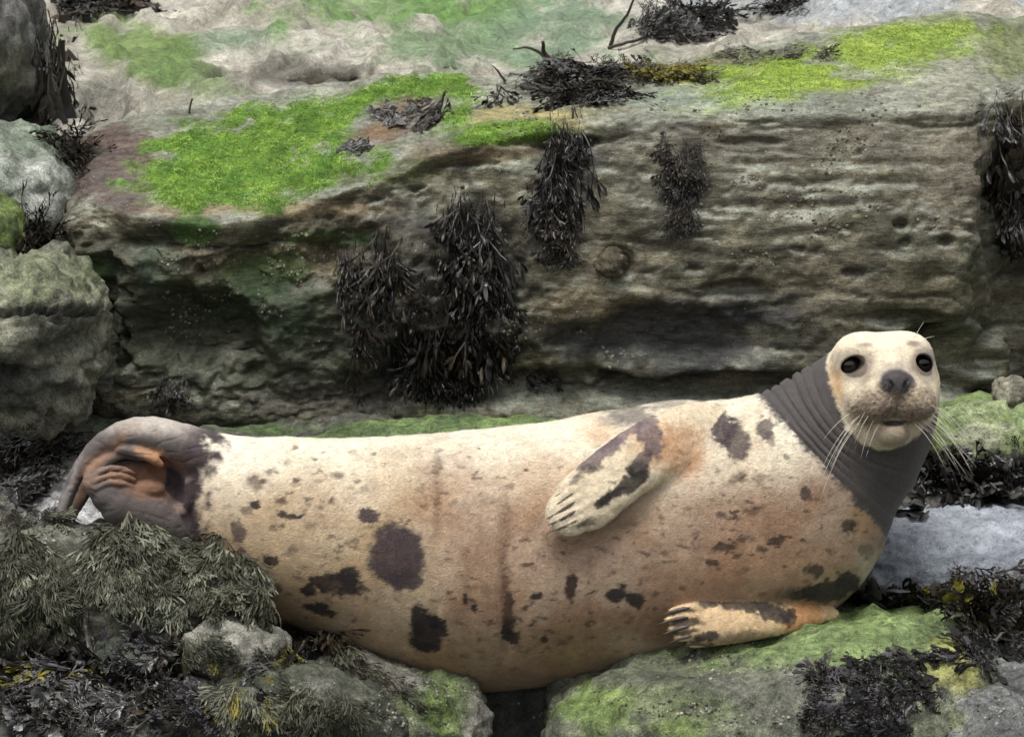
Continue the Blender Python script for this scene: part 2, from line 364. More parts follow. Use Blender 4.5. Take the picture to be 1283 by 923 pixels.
# ground between ledge and foreground
GRD = [(-600, 0, 0), (0, 0, 0), (150, 6, 0), (300, 0, 0), (640, 0, 0), (1000, 6, 0), (1140, 10, 0), (1900, 10, 0)]
def grd_keys(px, r):
    o = r[0]
    return np.array([(px, 1250, -1.6), (px, 1010, -.75), (px, 925 + o, -.45), (px, 880 + o, -.22), (px, 815 + o, -.02), (px, 745 + o, .12), (px, 672 + o, .3), (px, 600 + o, .5), (px, 556 + o, .68), (px, 530 + o, .85), (px, 505, 1.1), (px, 440, 2.1)])
def grd_disp(v, n, px, py):
    return fbm(v * 4 + 9, 4) * .05 + fbm(v * 16, 4) * .016 + fbm(v * 60, 2) * .004 + carve(px, py, [(640, 905, 110, 80, .18)], fbm(v * 7, 3) * .5)
def grd_paint(v, n, px, py):
    w = fbm(v * 8, 4)
    c = mottle(v, lin(88, 88, 80, .8), lin(120, 118, 106, .8), 6, 1)
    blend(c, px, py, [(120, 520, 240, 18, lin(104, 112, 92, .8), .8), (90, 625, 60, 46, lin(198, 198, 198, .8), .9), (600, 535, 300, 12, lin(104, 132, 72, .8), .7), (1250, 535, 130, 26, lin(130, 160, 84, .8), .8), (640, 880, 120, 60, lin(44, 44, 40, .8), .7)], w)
    return np.concatenate([c, np.full((len(v), 1), .4)], 1)
grd = sheet('ground', GRD, grd_keys, 340, 200, grd_disp, grd_paint, ROCK, (-600, 1900)); tag(grd, 'rough wet rock floor of the shore', kind='structure')

_ico = {}
def ico(sub):
    if sub not in _ico:
        bm = bmesh.new(); bmesh.ops.create_icosphere(bm, subdivisions=sub, radius=1.0)
        v = np.array([x.co[:] for x in bm.verts]); f = np.array([[q.index for q in x.verts] for x in bm.faces]); bm.free()
        _ico[sub] = (v, f)
    return _ico[sub]
def boulder(name, label, px, py, Y, rx, rz, ry, seed, c1, c2, patches=(), sub=6, k=2.8, tilt=0, amp=1.0, strata=0.0, wet=.3, mat=None, carves=(), cat='rock', group=None):
    v, f = ico(sub); v = v / (np.abs(v) ** k).sum(1)[:, None] ** (1 / k)
    sc = pscale(Y); R = np.array([rx * sc, ry, rz * sc]); n0 = v / R; n0 /= np.linalg.norm(n0, axis=1)[:, None]
    q = v * R; a = rad(tilt); ca, sa = math.cos(a), math.sin(a)
    rot = np.array([[ca, 0, -sa], [0, 1, 0], [sa, 0, ca]])
    q = q @ rot.T + P(px, py, Y); n0 = n0 @ rot.T
    s = seed * 13.7; m = min(R) * amp
    d = fbm(q * (1.1 / min(R)) * .8 + s, 3) * m * .30 + fbm(q * 11 + s, 4) * min(.028, m * .16) + fbm(q * 40 + s, 4) * .010 + fbm(q * 110 + s, 2) * .003 + .006 * ridged(q * 26 + s, 3)
    d += -.02 * amp * sstep(.78, .96, ridged(q * np.array([4, 4, 7]) + s, 3))
    if strata:
        zz = q[:, 2] + .03 * fbm(q * 4 + s, 3)
        d += strata * (noise(np.stack([q[:, 0], q[:, 1], zz * 24 + s], -1)) * .03 - .03 * sstep(.78, .97, ridged(np.stack([q[:, 0] * 1.5, q[:, 1] * 1.5, zz * 9 + s], -1), 2)))
    x, y = proj(q)
    if carves: d += carve(x, y, carves, fbm(q * 9 + s, 3) * .6) * sstep(.3, -.2, n0[:, 1])
    q = q + n0 * d[:, None]; n = vnormals(q, f); x, y = proj(q)
    c = mottle(q, c1, c2, 7, s); w = fbm(q * 9 + s, 5) * .9
    blend(c, x, y, patches, w)
    o = mesh_obj(name, q, f, mat or ROCK, col=np.concatenate([c, np.full((len(q), 1), wet)], 1)); ROCKS.append(o)
    return tag(o, label, cat, group)
L = lambda r, g, b: lin(r, g, b, .8)
boulder('boulder', 'rounded grey-green boulder with a dark crack across, left of the ledge', 8, 418, .72, 124, 112, .34, 1, L(112, 112, 98), L(142, 142, 124),
        [(40, 345, 80, 34, L(140, 148, 112), .7), (10, 480, 90, 30, L(66, 66, 64), .7), (30, 392, 90, 7, L(60, 60, 54), .8)], strata=.8, carves=[(40, 391, 100, 6, .05), (0, 478, 70, 22, .05)], sub=6, k=2.5)
boulder('boulder', 'pale greenish slab of rock beside the purple-brown end of the ledge', 10, 228, 1.42, 96, 72, .4, 2, L(150, 158, 144), L(184, 188, 178), [(20, 170, 90, 22, L(118, 134, 110), .7), (40, 262, 70, 16, L(190, 192, 184), .7)], k=2.4, sub=5, tilt=-20)
boulder('boulder', 'small moss-capped rock wedged above the rounded grey-green boulder', -12, 296, .95, 44, 46, .16, 3, L(92, 108, 60), L(124, 142, 78), sub=5, k=2.2)
boulder('boulder', 'dark grey boulder hung with brown wrack beside the pale bedrock', -12, 66, 1.75, 66, 104, .36, 4, L(92, 90, 86), L(134, 132, 128), [(20, 95, 50, 40, L(96, 92, 66), .6), (10, 140, 80, 40, L(50, 48, 44), .8)], sub=5, k=2.4)
boulder('boulder', 'low algae-green rock just behind the back of the seal', 560, 562, .48, 190, 34, .16, 5, L(96, 116, 72), L(124, 146, 88), sub=5, k=2.3, tilt=2)
boulder('boulder', 'flat green-topped rock at the foot of the ledge behind the seal head', 1275, 552, .66, 125, 44, .2, 6, L(128, 148, 92), L(160, 172, 128), [(1225, 548, 40, 18, L(196, 196, 170), .8)], sub=5, k=2.6, tilt=-3)
boulder('boulder', 'broad pale bluish wet slab between two heaps of dark wrack', 1225, 706, .26, 190, 66, .22, 7, L(168, 175, 186), L(200, 206, 216), [(1180, 660, 100, 12, L(210, 215, 224), .6), (1200, 700, 90, 10, L(140, 148, 160), .5, -6)], sub=6, k=2.6, tilt=-2, wet=.9, mat=WETROCK, amp=.55)
boulder('boulder', 'broad green-stained rock under the lower foreflipper of the seal', 972, 905, -.16, 290, 118, .36, 8, L(112, 116, 98), L(142, 146, 124),
        [(1040, 800, 200, 40, L(128, 150, 92), .85), (1120, 768, 130, 18, L(150, 172, 108), .8), (860, 880, 140, 40, L(116, 130, 84), .6), (745, 890, 50, 40, L(122, 148, 70), .6), (830, 912, 60, 12, L(128, 152, 70), .5), (820, 850, 60, 12, L(88, 90, 80), .6), (900, 860, 50, 14, L(96, 98, 88), .6), (980, 880, 80, 40, L(128, 128, 118), .7), (1195, 835, 42, 30, L(182, 182, 104), .8)], sub=6, k=3.2, tilt=7, wet=.35, amp=.6)
boulder('boulder', 'rough grey rock below the flat mat of dark wrack', 1270, 920, -.36, 110, 72, .24, 9, L(112, 114, 112), L(142, 144, 142), [(1170, 895, 50, 20, L(150, 164, 92), .7)], sub=5, k=2.5, wet=.4)
boulder('boulder', 'grey rock with green stain under the middle of the seal belly', 488, 905, -.16, 114, 82, .26, 10, L(116, 114, 104), L(150, 148, 136), [(480, 900, 90, 40, L(104, 122, 72), .8), (560, 880, 30, 60, L(112, 138, 64), .6), (430, 850, 60, 20, L(80, 80, 74), .6)], sub=6, k=2.6, tilt=-14, wet=.35)
boulder('boulder', 'weed-draped grey rock under the hind flippers of the seal', 90, 775, -.14, 190, 108, .24, 11, L(72, 73, 62), L(104, 103, 92), [(60, 670, 110, 14, L(134, 134, 122), .7)], sub=6, k=2.8, wet=.35)
boulder('boulder', 'dark rock under the thick drooping wrack tufts', 240, 792, -.24, 96, 90, .16, 12, L(70, 72, 68), L(100, 102, 98), sub=5, k=2.5, wet=.35)
boulder('boulder', 'pale rough stone poking out below the drooping wrack tufts', 300, 822, -.40, 66, 46, .1, 13, L(116, 116, 104), L(156, 154, 142), sub=5, k=2.4, tilt=-22, wet=.2)
boulder('boulder', 'flat greenish stone in the hollow beneath the wrack tufts', 165, 822, -.46, 52, 18, .1, 14, L(70, 78, 66), L(94, 100, 86), sub=5, k=2.4, wet=.5)
boulder('boulder', 'long low grey rock carpeted with flat wrack in the foreground', 130, 925, -.52, 250, 74, .16, 15, L(72, 73, 66), L(104, 104, 96), sub=6, k=2.7, wet=.45, tilt=2)
boulder('boulder', 'grey-green rock with two hanging tufts of curled wrack', 380, 918, -.46, 130, 86, .14, 16, L(76, 80, 66), L(108, 111, 96), [(430, 880, 70, 14, L(150, 150, 138), .7, 35)], sub=6, k=2.6, tilt=-20, wet=.35)
boulder('boulder', 'small round pale stone on the green rock under the ledge', 1268, 492, .7, 22, 17, .05, 17, L(130, 128, 112), L(160, 156, 138), sub=4, k=2.3)
boulder('boulder', 'tan rounded stone lodged in a hollow of the ledge face', 768, 330, .84, 18, 17, .05, 18, L(106, 98, 80), L(130, 120, 98), sub=4, k=2.3)
bpy.context.view_layer.update()
_dg = bpy.context.evaluated_depsgraph_get()
TREES = [BVHTree.FromObject(o, _dg) for o in ROCKS]
def ray(o, d):
    best = None
    for t in TREES:
        h = t.ray_cast(o, d)
        if h[0] is not None and (best is None or h[3] < best[2]): best = (h[0], h[1], h[3])
    return best
def hit(px, py):
    d = Vector(pix_dir(px, py)).normalized()
    h = ray(Vector(CAM), d)
    if h is None: return None
    n = h[1] if h[1].dot(d) < 0 else -h[1]
    return h[0], n
# ------------------------------------------------------------------ the seal
KY = 0.90
def smin(a, b, k):
    h = np.clip(.5 + .5 * (b - a) / k, 0, 1); return b * (1 - h) + a * h - k * h * (1 - h)
def smax(a, b, k): return -smin(-a, -b, k)
def seg_cone(p, a, b, ra, rb):
    ba = (b - a).astype(np.float32); pa = p - a.astype(np.float32)
    t = np.clip((pa @ ba) / (ba @ ba), 0, 1); q = pa - t[:, None] * ba
    return np.sqrt((q * q).sum(1)) - (ra + t * (rb - ra)).astype(np.float32)
def chain(p, pts, r):
    d = None
    for i in range(len(pts) - 1):
        e = seg_cone(p, pts[i], pts[i + 1], r[i], r[i + 1]); d = e if d is None else np.minimum(d, e)
    return d
def ell(p, c, R, B=None):
    q = p - np.asarray(c, np.float32)
    if B is not None: q = q @ np.asarray(B, np.float32).T
    R = np.asarray(R, np.float32)
    k0 = np.sqrt(((q / R) ** 2).sum(1)); k1 = np.sqrt(((q / R ** 2) ** 2).sum(1))
    return k0 * (k0 - 1) / (k1 + 1e-9)
def px_chain(rows, n):
    """rows (px, py, r_px, Y) -> resampled 3-D points and radii in metres"""
    rows = np.array(rows, float); pts = np.array([P(a, b, y) for a, b, _, y in rows]); r = rows[:, 2] * np.array([pscale(y) for y in rows[:, 3]])
    s = np.concatenate([[0], np.cumsum(np.linalg.norm(np.diff(pts, axis=0), axis=1))])
    o = catmull(np.concatenate([s[:, None], pts, r[:, None]], 1), np.linspace(0, s[-1], n)); return o[:, :3], o[:, 3]
BODY = px_chain([(196, 607, 40, .03), (240, 615, 60, .03), (290, 627, 78, .02), (350, 656, 109, .0), (430, 673, 128, .0), (520, 690, 149, .0), (620, 701, 167, .0), (720, 687, 164, .0), (820, 669, 161, .0),
                 (900, 655, 156, .0), (955, 636, 143, .0), (1000, 606, 126, .0), (1035, 573, 112, .0), (1068, 540, 100, -.01), (1092, 512, 84, -.03)], 34)
BP = BODY[0] / np.array([1, KY, 1])
CHEST = P(985, 655, 0.0) / np.array([1, KY, 1])
# head frame: right, up, forward
HO = P(1104, 485, -.06)
hf = np.array([.13, -.98, .15]); hf /= np.linalg.norm(hf)
hu = np.array([0, 0, 1.0]) - hf * hf[2]; hu /= np.linalg.norm(hu); hr = np.cross(hu, -hf) ; hr = np.cross(hf, hu)
if hr[0] < 0: hr = -hr
HB = np.stack([hr, hu, hf]); HS = pscale(-.06)
def hl(p): return ((p - HO.astype(np.float32)) @ HB.T.astype(np.float32)) / np.float32(HS)      # head coordinates in photo pixels
def hw(a, b, c): return HO + (a * hr + b * hu + c * hf) * HS
EYES = [(-45, 30, 25), (45, 30, 25)]
def head_sdf(p):
    q = hl(p); m = q.copy(); m[:, 0] = np.abs(m[:, 0])
    d = ell(q, (0, 4, -14), (69, 64, 80))
    d = smin(d, ell(m, (34, 2, 6), (34, 38, 50)), 20)                     # cheeks
    d = smin(d, ell(m, (30, 42, 14), (30, 26, 40)), 18)                   # brow
    d = smin(d, ell(m, (24, -14, 38), (34, 36, 40)), 18)                  # side of the muzzle
    d = smin(d, seg_cone(q, np.array((0, 24, 44.)), np.array((0, 4, 76.)), 28, 21), 18)   # bridge
    d = smin(d, ell(m, (25, -18, 64), (29, 25, 33)), 9)                  # whisker pads
    d = smin(d, ell(q, (0, 8, 84), (22, 14, 13)), 8)                      # nose
    d = smin(d, ell(q, (-4, -54, 45), (29, 21, 37)), 8)                   # chin
    d = smin(d, ell(q, (0, -36, -12), (54, 38, 56)), 22)                  # throat
    d = smin(d, ell(m, (67, 20, -18), (7, 10, 9)), 6)                     # small ear fold
    e = m - np.array(EYES[1], np.float32); er = np.sqrt((e * e).sum(1)); eh = np.hypot(e[:, 0], (e[:, 1] + .28 * e[:, 0]) * 1.18)
    d = smin(d, np.sqrt((eh - 13.5) ** 2 + (e[:, 2] - 6 + .4 * e[:, 0]) ** 2) - 1.5, 6)     # lids
    d = smax(d, -np.minimum(er - 13, np.maximum(eh - 13.2, 3 - e[:, 2])), 1.2)              # socket
    d = smin(d, chain(m, np.array([(31, 34, 41), (38, 41.5, 41), (47, 43.5, 37), (57, 38, 29), (61, 30, 22.)]), [1.8, 2.4, 2.6, 2.2, 1.6]), 3)     # upper lid
    mouth = chain(m, np.array([(0, -41, 100), (11, -42, 97), (19, -45, 88), (27, -49, 74.)]), [5.0, 4.6, 3.2, 1.4])
    d = smax(d, -mouth, 2.0)
    for s in (-1, 1): d = smax(d, -chain(q, np.array([(s * 6, -4, 101), (s * 6, -20, 101), (s * 5, -37, 101.)]), [1.2, 2.2, 2.4]), 3)
    nos = chain(m, np.array([(7, -3, 99), (9, 4, 99), (13, 11, 96.)]), [2.6, 3.8, 2.4])
    d = smax(d, -nos, 1.5)
    return d * np.float32(HS)
def flat_chain(p, rows, n3, flat, n=9):
    """a flattened limb: chain through rows (px,py,r,Y), thinner along n3"""
    pts, r = px_chain(rows, n); n3 = np.asarray(n3, float); n3 = n3 / np.linalg.norm(n3)
    M = np.eye(3) + (flat - 1) * np.outer(n3, n3)
    return chain(p @ M.T.astype(np.float32), pts @ M.T, r)
FN = np.array([0.05, -.9, .32])
def toes(rows, r):
    pts, rr = px_chain(rows, 5); return pts, np.array(r) * S
UTOE = [[(742, 598, 0, -.262), (722, 612, 0, -.278), (700, 630, 0, -.282)], [(746, 610, 0, -.272), (722, 626, 0, -.288), (697, 642, 0, -.29)], [(748, 624, 0, -.28), (724, 638, 0, -.294), (698, 652, 0, -.295)],
        [(750, 638, 0, -.282), (728, 649, 0, -.296), (702, 661, 0, -.296)], [(738, 592, 0, -.25), (724, 602, 0, -.268), (708, 614, 0, -.272)]]
LTOE = [[(885, 762, 0, -.232), (862, 762, 0, -.25), (842, 765, 0, -.25)], [(885, 772, 0, -.24), (860, 774, 0, -.258), (838, 776, 0, -.258)], [(886, 782, 0, -.244), (862, 785, 0, -.262), (842, 788, 0, -.262)], [(890, 792, 0, -.242), (868, 796, 0, -.26), (850, 799, 0, -.26)],
        [(898, 800, 0, -.236), (880, 804, 0, -.25), (866, 806, 0, -.25)]]
def ufore(p):
    d = flat_chain(p, [(880, 548, 44, -.09), (842, 556, 44, -.155), (802, 574, 40, -.212), (764, 602, 39, -.25), (730, 630, 38, -.272), (714, 642, 30, -.28)], FN, 2.3)
    for t in UTOE: d = smin(d, toes(t, [0])[0] is None or chain(p, toes(t, 0)[0], np.array([6, 7.5, 8, 7.5, 5]) * S), .004)
    return d
def lfore(p):
    d = flat_chain(p, [(1044, 768, 7, -.10), (1020, 770, 13, -.135), (990, 772, 20, -.17), (930, 777, 28, -.215), (885, 780, 29, -.235), (862, 780, 22, -.245)], (.1, -.8, .5), 1.7)
    for t in LTOE: d = smin(d, chain(p, toes(t, 0)[0], np.array([5, 6, 6, 5.5, 4]) * S), .010)
    return d
def hind(p):
    # upper flipper arching over and drooping, with a thin web hanging inside its rim
    d = flat_chain(p, [(300, 590, 40, .02), (255, 572, 34, .0), (215, 553, 27, -.02), (178, 543, 22, -.03), (148, 546, 17, -.04), (122, 561, 13, -.05), (100, 590, 11, -.055), (84, 622, 9, -.06), (74, 655, 8, -.06)], (0, 1, 0), .75, 16)
    web = flat_chain(p, [(180, 565, 20, .02), (142, 573, 19, .01), (116, 592, 15, .005), (102, 620, 10, .0), (90, 648, 6, -.02)], (0, 1, 0), 1.9, 9)
    d = smin(d, web, .012)
    # lower flipper: a cupped palm with a rolled rim
    e = flat_chain(p, [(262, 655, 40, .0), (225, 655, 34, -.035), (185, 645, 33, -.06), (150, 630, 28, -.075), (122, 608, 17, -.075)], (0, 1, 0), 1.25, 9)
    e = smin(e, flat_chain(p, [(114, 604, 10, -.08), (118, 590, 9, -.075), (132, 577, 8, -.07), (152, 568, 7, -.06), (172, 571, 6, -.055), (192, 576, 6, -.05)], (0, 1, 0), 1.0, 9), .014)
    e = smin(e, flat_chain(p, [(130, 598, 13, -.04), (160, 592, 16, -.03), (195, 600, 22, -.02)], (0, 1, 0), 1.3, 5), .016)
    for y0, y1, yy in ((593, 586, -.094), (602, 595, -.101), (611, 604, -.104)):
        e = smin(e, flat_chain(p, [(120, y0 + 1, 3.2, yy + .005), (138, y1, 4.0, yy + .005), (156, y1 + 2, 4.0, yy + .012), (168, y1 + 6, 3, yy + .022)], (0, 1, 0), 1.0, 6), .0035)
    d = smin(d, e, .008)
    d = smin(d, flat_chain(p, [(150, 560, 7, -.05), (178, 566, 8, -.062), (196, 574, 7, -.07)], (0, 1, 0), 1.0, 5), .008)   # fold of the upper rim
    return d
GROUPS = ['body', 'head', 'ufore', 'lfore', 'hind']
def sdf(p, groups=False):
    p = np.asarray(p, np.float32); out = np.empty((len(p), 5), np.float32) if groups else np.empty(len(p), np.float32)
    for s in range(0, len(p), 200000):
        q = p[s:s + 200000]; qs = q / np.array([1, KY, 1], np.float32)
        b = chain(qs, BP, BODY[1]); b = smin(b, np.sqrt(((qs - CHEST) ** 2).sum(1)) - 118 * S, .05)
        b = smin(b, ell(q, P(850, 572, -.05), np.array([75, 75, 62]) * S), .05)                 # shoulder
        if groups:
            g = np.stack([b, head_sdf(q), ufore(q), lfore(q), hind(q)], -1); out[s:s + 200000] = g; continue
        d = b; x = q[:, 0]
        m = x > P(945, 0, 0)[0]
        if m.any(): d[m] = smin(b[m], head_sdf(q[m]), .02)
        m = (x > P(640, 0, 0)[0]) & (x < P(920, 0, 0)[0])
        if m.any(): d[m] = smin(d[m], ufore(q[m]), .018)
        m = (x > P(790, 0, 0)[0]) & (x < P(1090, 0, 0)[0])
        if m.any(): d[m] = smin(d[m], lfore(q[m]), .012)
        m = x < P(380, 0, 0)[0]
        if m.any():
            e = smin(d[m], hind(q[m]), .022); qm = q[m]
            hol = flat_chain(qm, [(176, 586, 9, -.09), (194, 590, 17, -.085), (212, 604, 17, -.08), (222, 622, 12, -.08)], (0, 1, 0), .5, 7)
            e = smax(e, -hol, .010)                                                        # hollow between the flippers
            e = smin(e, ell(qm, P(186, 611, -.066), np.array([21, 15, 12]) * S), .006)
            e = smin(e, flat_chain(qm, [(236, 604, 5, -.07), (238, 622, 6, -.078), (230, 642, 5, -.082)], (0, 1, 0), 1.0, 6), .006)       # pale flap of skin
            e = smin(e, flat_chain(qm, [(150, 563, 5, -.07), (172, 566, 7, -.084), (190, 573, 7, -.09), (201, 582, 4, -.085)], (0, 1, 0), .9, 7), .006)
            e = smax(e, -flat_chain(qm, [(112, 634, 3, -.08), (103, 612, 4, -.065), (106, 596, 3.5, -.06), (124, 577, 3, -.05), (146, 562, 2, -.04)], (0, 1, 0), .4, 8), .004)
            d[m] = e
        out[s:s + 200000] = d
    return out
def axis(brk):
    r = [brk[0][0]]
    for (a, _), (b, h) in zip(brk[:-1], brk[1:]): r += list(np.linspace(a, b, max(2, int(math.ceil((b - a) / h))) + 1)[1:])
    return np.array(r, np.float32)
def zpx(py): return float(P(0, py, 0)[2])
XS = axis([(P(40, 0, 0)[0], 0), (P(310, 0, 0)[0], .0030), (P(650, 0, 0)[0], .0046), (P(940, 0, 0)[0], .0036), (P(1200, 0, 0)[0], .0024)])
ZS = axis([(zpx(890), 0), (zpx(700), .0042), (zpx(585), .0034), (zpx(400) + .03, .0025)])
YS = axis([(-.34, 0), (-.04, .0031), (.10, .0046), (.30, .007)])
def surface_nets(XS, YS, ZS):
    st = 4
    ci = [np.unique(np.append(np.arange(0, len(a), st), len(a) - 1)) for a in (XS, YS, ZS)]
    A = [a[i] for a, i in zip((XS, YS, ZS), ci)]
    G = np.stack(np.meshgrid(*A, indexing='ij'), -1).reshape(-1, 3)
    F = sdf(G).reshape([len(a) for a in A])
    for ax, (a, c) in enumerate(zip((XS, YS, ZS), A)):
        k = np.clip(np.searchsorted(c, a, side='right') - 1, 0, len(c) - 2); t = ((a - c[k]) / (c[k + 1] - c[k])).astype(np.float32)
        sh = [1, 1, 1]; sh[ax] = -1; t = t.reshape(sh)
        F = np.take(F, k, ax) * (1 - t) + np.take(F, k + 1, ax) * t
    band = np.argwhere(np.abs(F) < .011)
    F[tuple(band.T)] = sdf(np.stack([XS[band[:, 0]], YS[band[:, 1]], ZS[band[:, 2]]], -1))
    I = F < 0; cnt = np.zeros([n - 1 for n in F.shape], np.int8)
    for o in np.ndindex(2, 2, 2): cnt += I[o[0]:F.shape[0] - 1 + o[0], o[1]:F.shape[1] - 1 + o[1], o[2]:F.shape[2] - 1 + o[2]]
    act = np.argwhere((cnt > 0) & (cnt < 8)); idx = np.full(cnt.shape, -1, np.int32); idx[tuple(act.T)] = np.arange(len(act))
    acc = np.zeros((len(act), 3)); num = np.zeros(len(act))
    for ax in range(3):
        for o in np.ndindex(2, 2):
            c0 = [0, 0, 0]; oth = [k for k in range(3) if k != ax]; c0[oth[0]], c0[oth[1]] = o
            a = act + np.array(c0); b = a.copy(); b[:, ax] += 1
            fa, fb = F[tuple(a.T)], F[tuple(b.T)]; x = (fa < 0) != (fb < 0)
            t = np.where(x, fa / np.where(x, fa - fb, 1), 0)
            pa = np.stack([XS[a[:, 0]], YS[a[:, 1]], ZS[a[:, 2]]], -1); pb = np.stack([XS[b[:, 0]], YS[b[:, 1]], ZS[b[:, 2]]], -1)
            acc[x] += (pa + (pb - pa) * t[:, None])[x]; num[x] += 1
    v = acc / num[:, None]; faces = []
    for ax in range(3):
        sa = [slice(None)] * 3; sb = [slice(None)] * 3; sa[ax] = slice(0, -1); sb[ax] = slice(1, None)
        e = np.argwhere(I[tuple(sa)] != I[tuple(sb)]); o1, o2 = [k for k in range(3) if k != ax]
        e = e[(e[:, o1] > 0) & (e[:, o2] > 0) & (e[:, o1] < F.shape[o1] - 1) & (e[:, o2] < F.shape[o2] - 1)]
        q = []
        for d1, d2 in ((-1, -1), (0, -1), (0, 0), (-1, 0)):
            c = e.copy(); c[:, o1] += d1; c[:, o2] += d2; q.append(idx[tuple(c.T)])
        q = np.stack(q, -1); ins = I[tuple(e.T)]
        if ax == 1: ins = ~ins
        q[~ins] = q[~ins][:, ::-1]; faces.append(q)
    return v, np.concatenate(faces)
sv, sf = surface_nets(XS, YS, ZS)
# tidy: a little smoothing, then back onto the surface
def smooth(v, f, it, lam=.5):
    e = np.concatenate([f[:, [0, 1]], f[:, [1, 2]], f[:, [2, 3]], f[:, [3, 0]]]); deg = np.bincount(e.ravel(), minlength=len(v))[:, None]
    for _ in range(it):
        s = np.stack([np.bincount(e[:, 0], v[e[:, 1], k], len(v)) + np.bincount(e[:, 1], v[e[:, 0], k], len(v)) for k in range(3)], -1)
        v = v + lam * (s / deg - v)
    return v
sv = smooth(sv, sf, 2)
for _ in range(2):
    n = vnormals(sv, sf); sv = sv - n * np.clip(sdf(sv), -.004, .004)[:, None]
sv = smooth(sv, sf, 1, .4)
sn = vnormals(sv, sf)
sg = sdf(sv, True); sid = np.argmin(sg - np.array([0, .0015, .002, .002, .006]), 1)
spx, spy = proj(sv); sq = hl(sv.astype(np.float32))
# folds round the neck, skin creases and soft body undulation
w3 = fbm(sv * 6, 3)
rho = np.hypot(spx - 1122, spy - 468) + 9 * w3 + 2 * fbm(sv * 18, 2)
nk = (sid == 0) & (spx > 930)
dl = (spx - 945) * .737 - (spy - 490) * .676 + 5 * w3
fold = dl / np.maximum(1, np.maximum(dl, 0) + np.maximum(rho - 88, 1)) + .025 * fbm(sv * 9 + 3, 2)
gro = np.zeros(len(sv))
for k, (r0, dep) in enumerate(((.06, .7), (.20, 1.0), (.33, .9), (.50, 1.0), (.64, .8), (.80, .6))):
    th = np.arctan2(spy - 468, spx - 1122); on = .9 * sstep(-.35, -.8, np.cos(th)) + .12 + .5 * sstep(-.1, .3, noise(np.stack([np.arctan2(spy - 468, spx - 1122) * 1.5 + 5 * k, rho * 0, rho * 0], -1)))
    gro -= dep * on * np.exp(-((fold - r0) / .019) ** 2) - .25 * dep * on * np.exp(-((fold - r0 + .05) / .04) ** 2)
disp = nk * gro * .0054 * sstep(930, 960, spx)
body = sid == 0
disp += body * (fbm(sv * 3.2 + 2, 3) * .009 + fbm(sv * 13, 3) * .0016)
for cx, top, bot, dep in ((632, 590, 850, .009), (548, 565, 830, .005), (742, 640, 840, .006), (880, 600, 760, .004), (690, 560, 640, .004)):     # shallow vertical creases of the belly
    disp -= body * dep * np.exp(-((spx - cx - 8 * w3) / 7) ** 2) * sstep(top, top + 60, spy) * sstep(bot, bot - 40, spy)
disp += (sid == 4) * (fbm(sv * 22, 3) * .0022 - .0015 * sstep(.75, .95, ridged(sv * np.array([12, 10, 34.]), 2)))
disp += np.isin(sid, (2, 3)) * (fbm(sv * 26, 3) * .0026 + fbm(sv * 80, 2) * .001)
pad = (sid == 1) * sstep(1.3, .8, np.sqrt(((np.abs(sq[:, 0]) - 26) / 30) ** 2 + ((sq[:, 1] + 22) / 28) ** 2)) * sstep(35, 60, sq[:, 2])
disp += pad * (noise(sq * np.array([.24, .26, .16])) * .0022 + noise(sq * .5) * .001) + (sid == 1) * fbm(sv * 40, 3) * .0008
sv = sv + sn * disp[:, None]

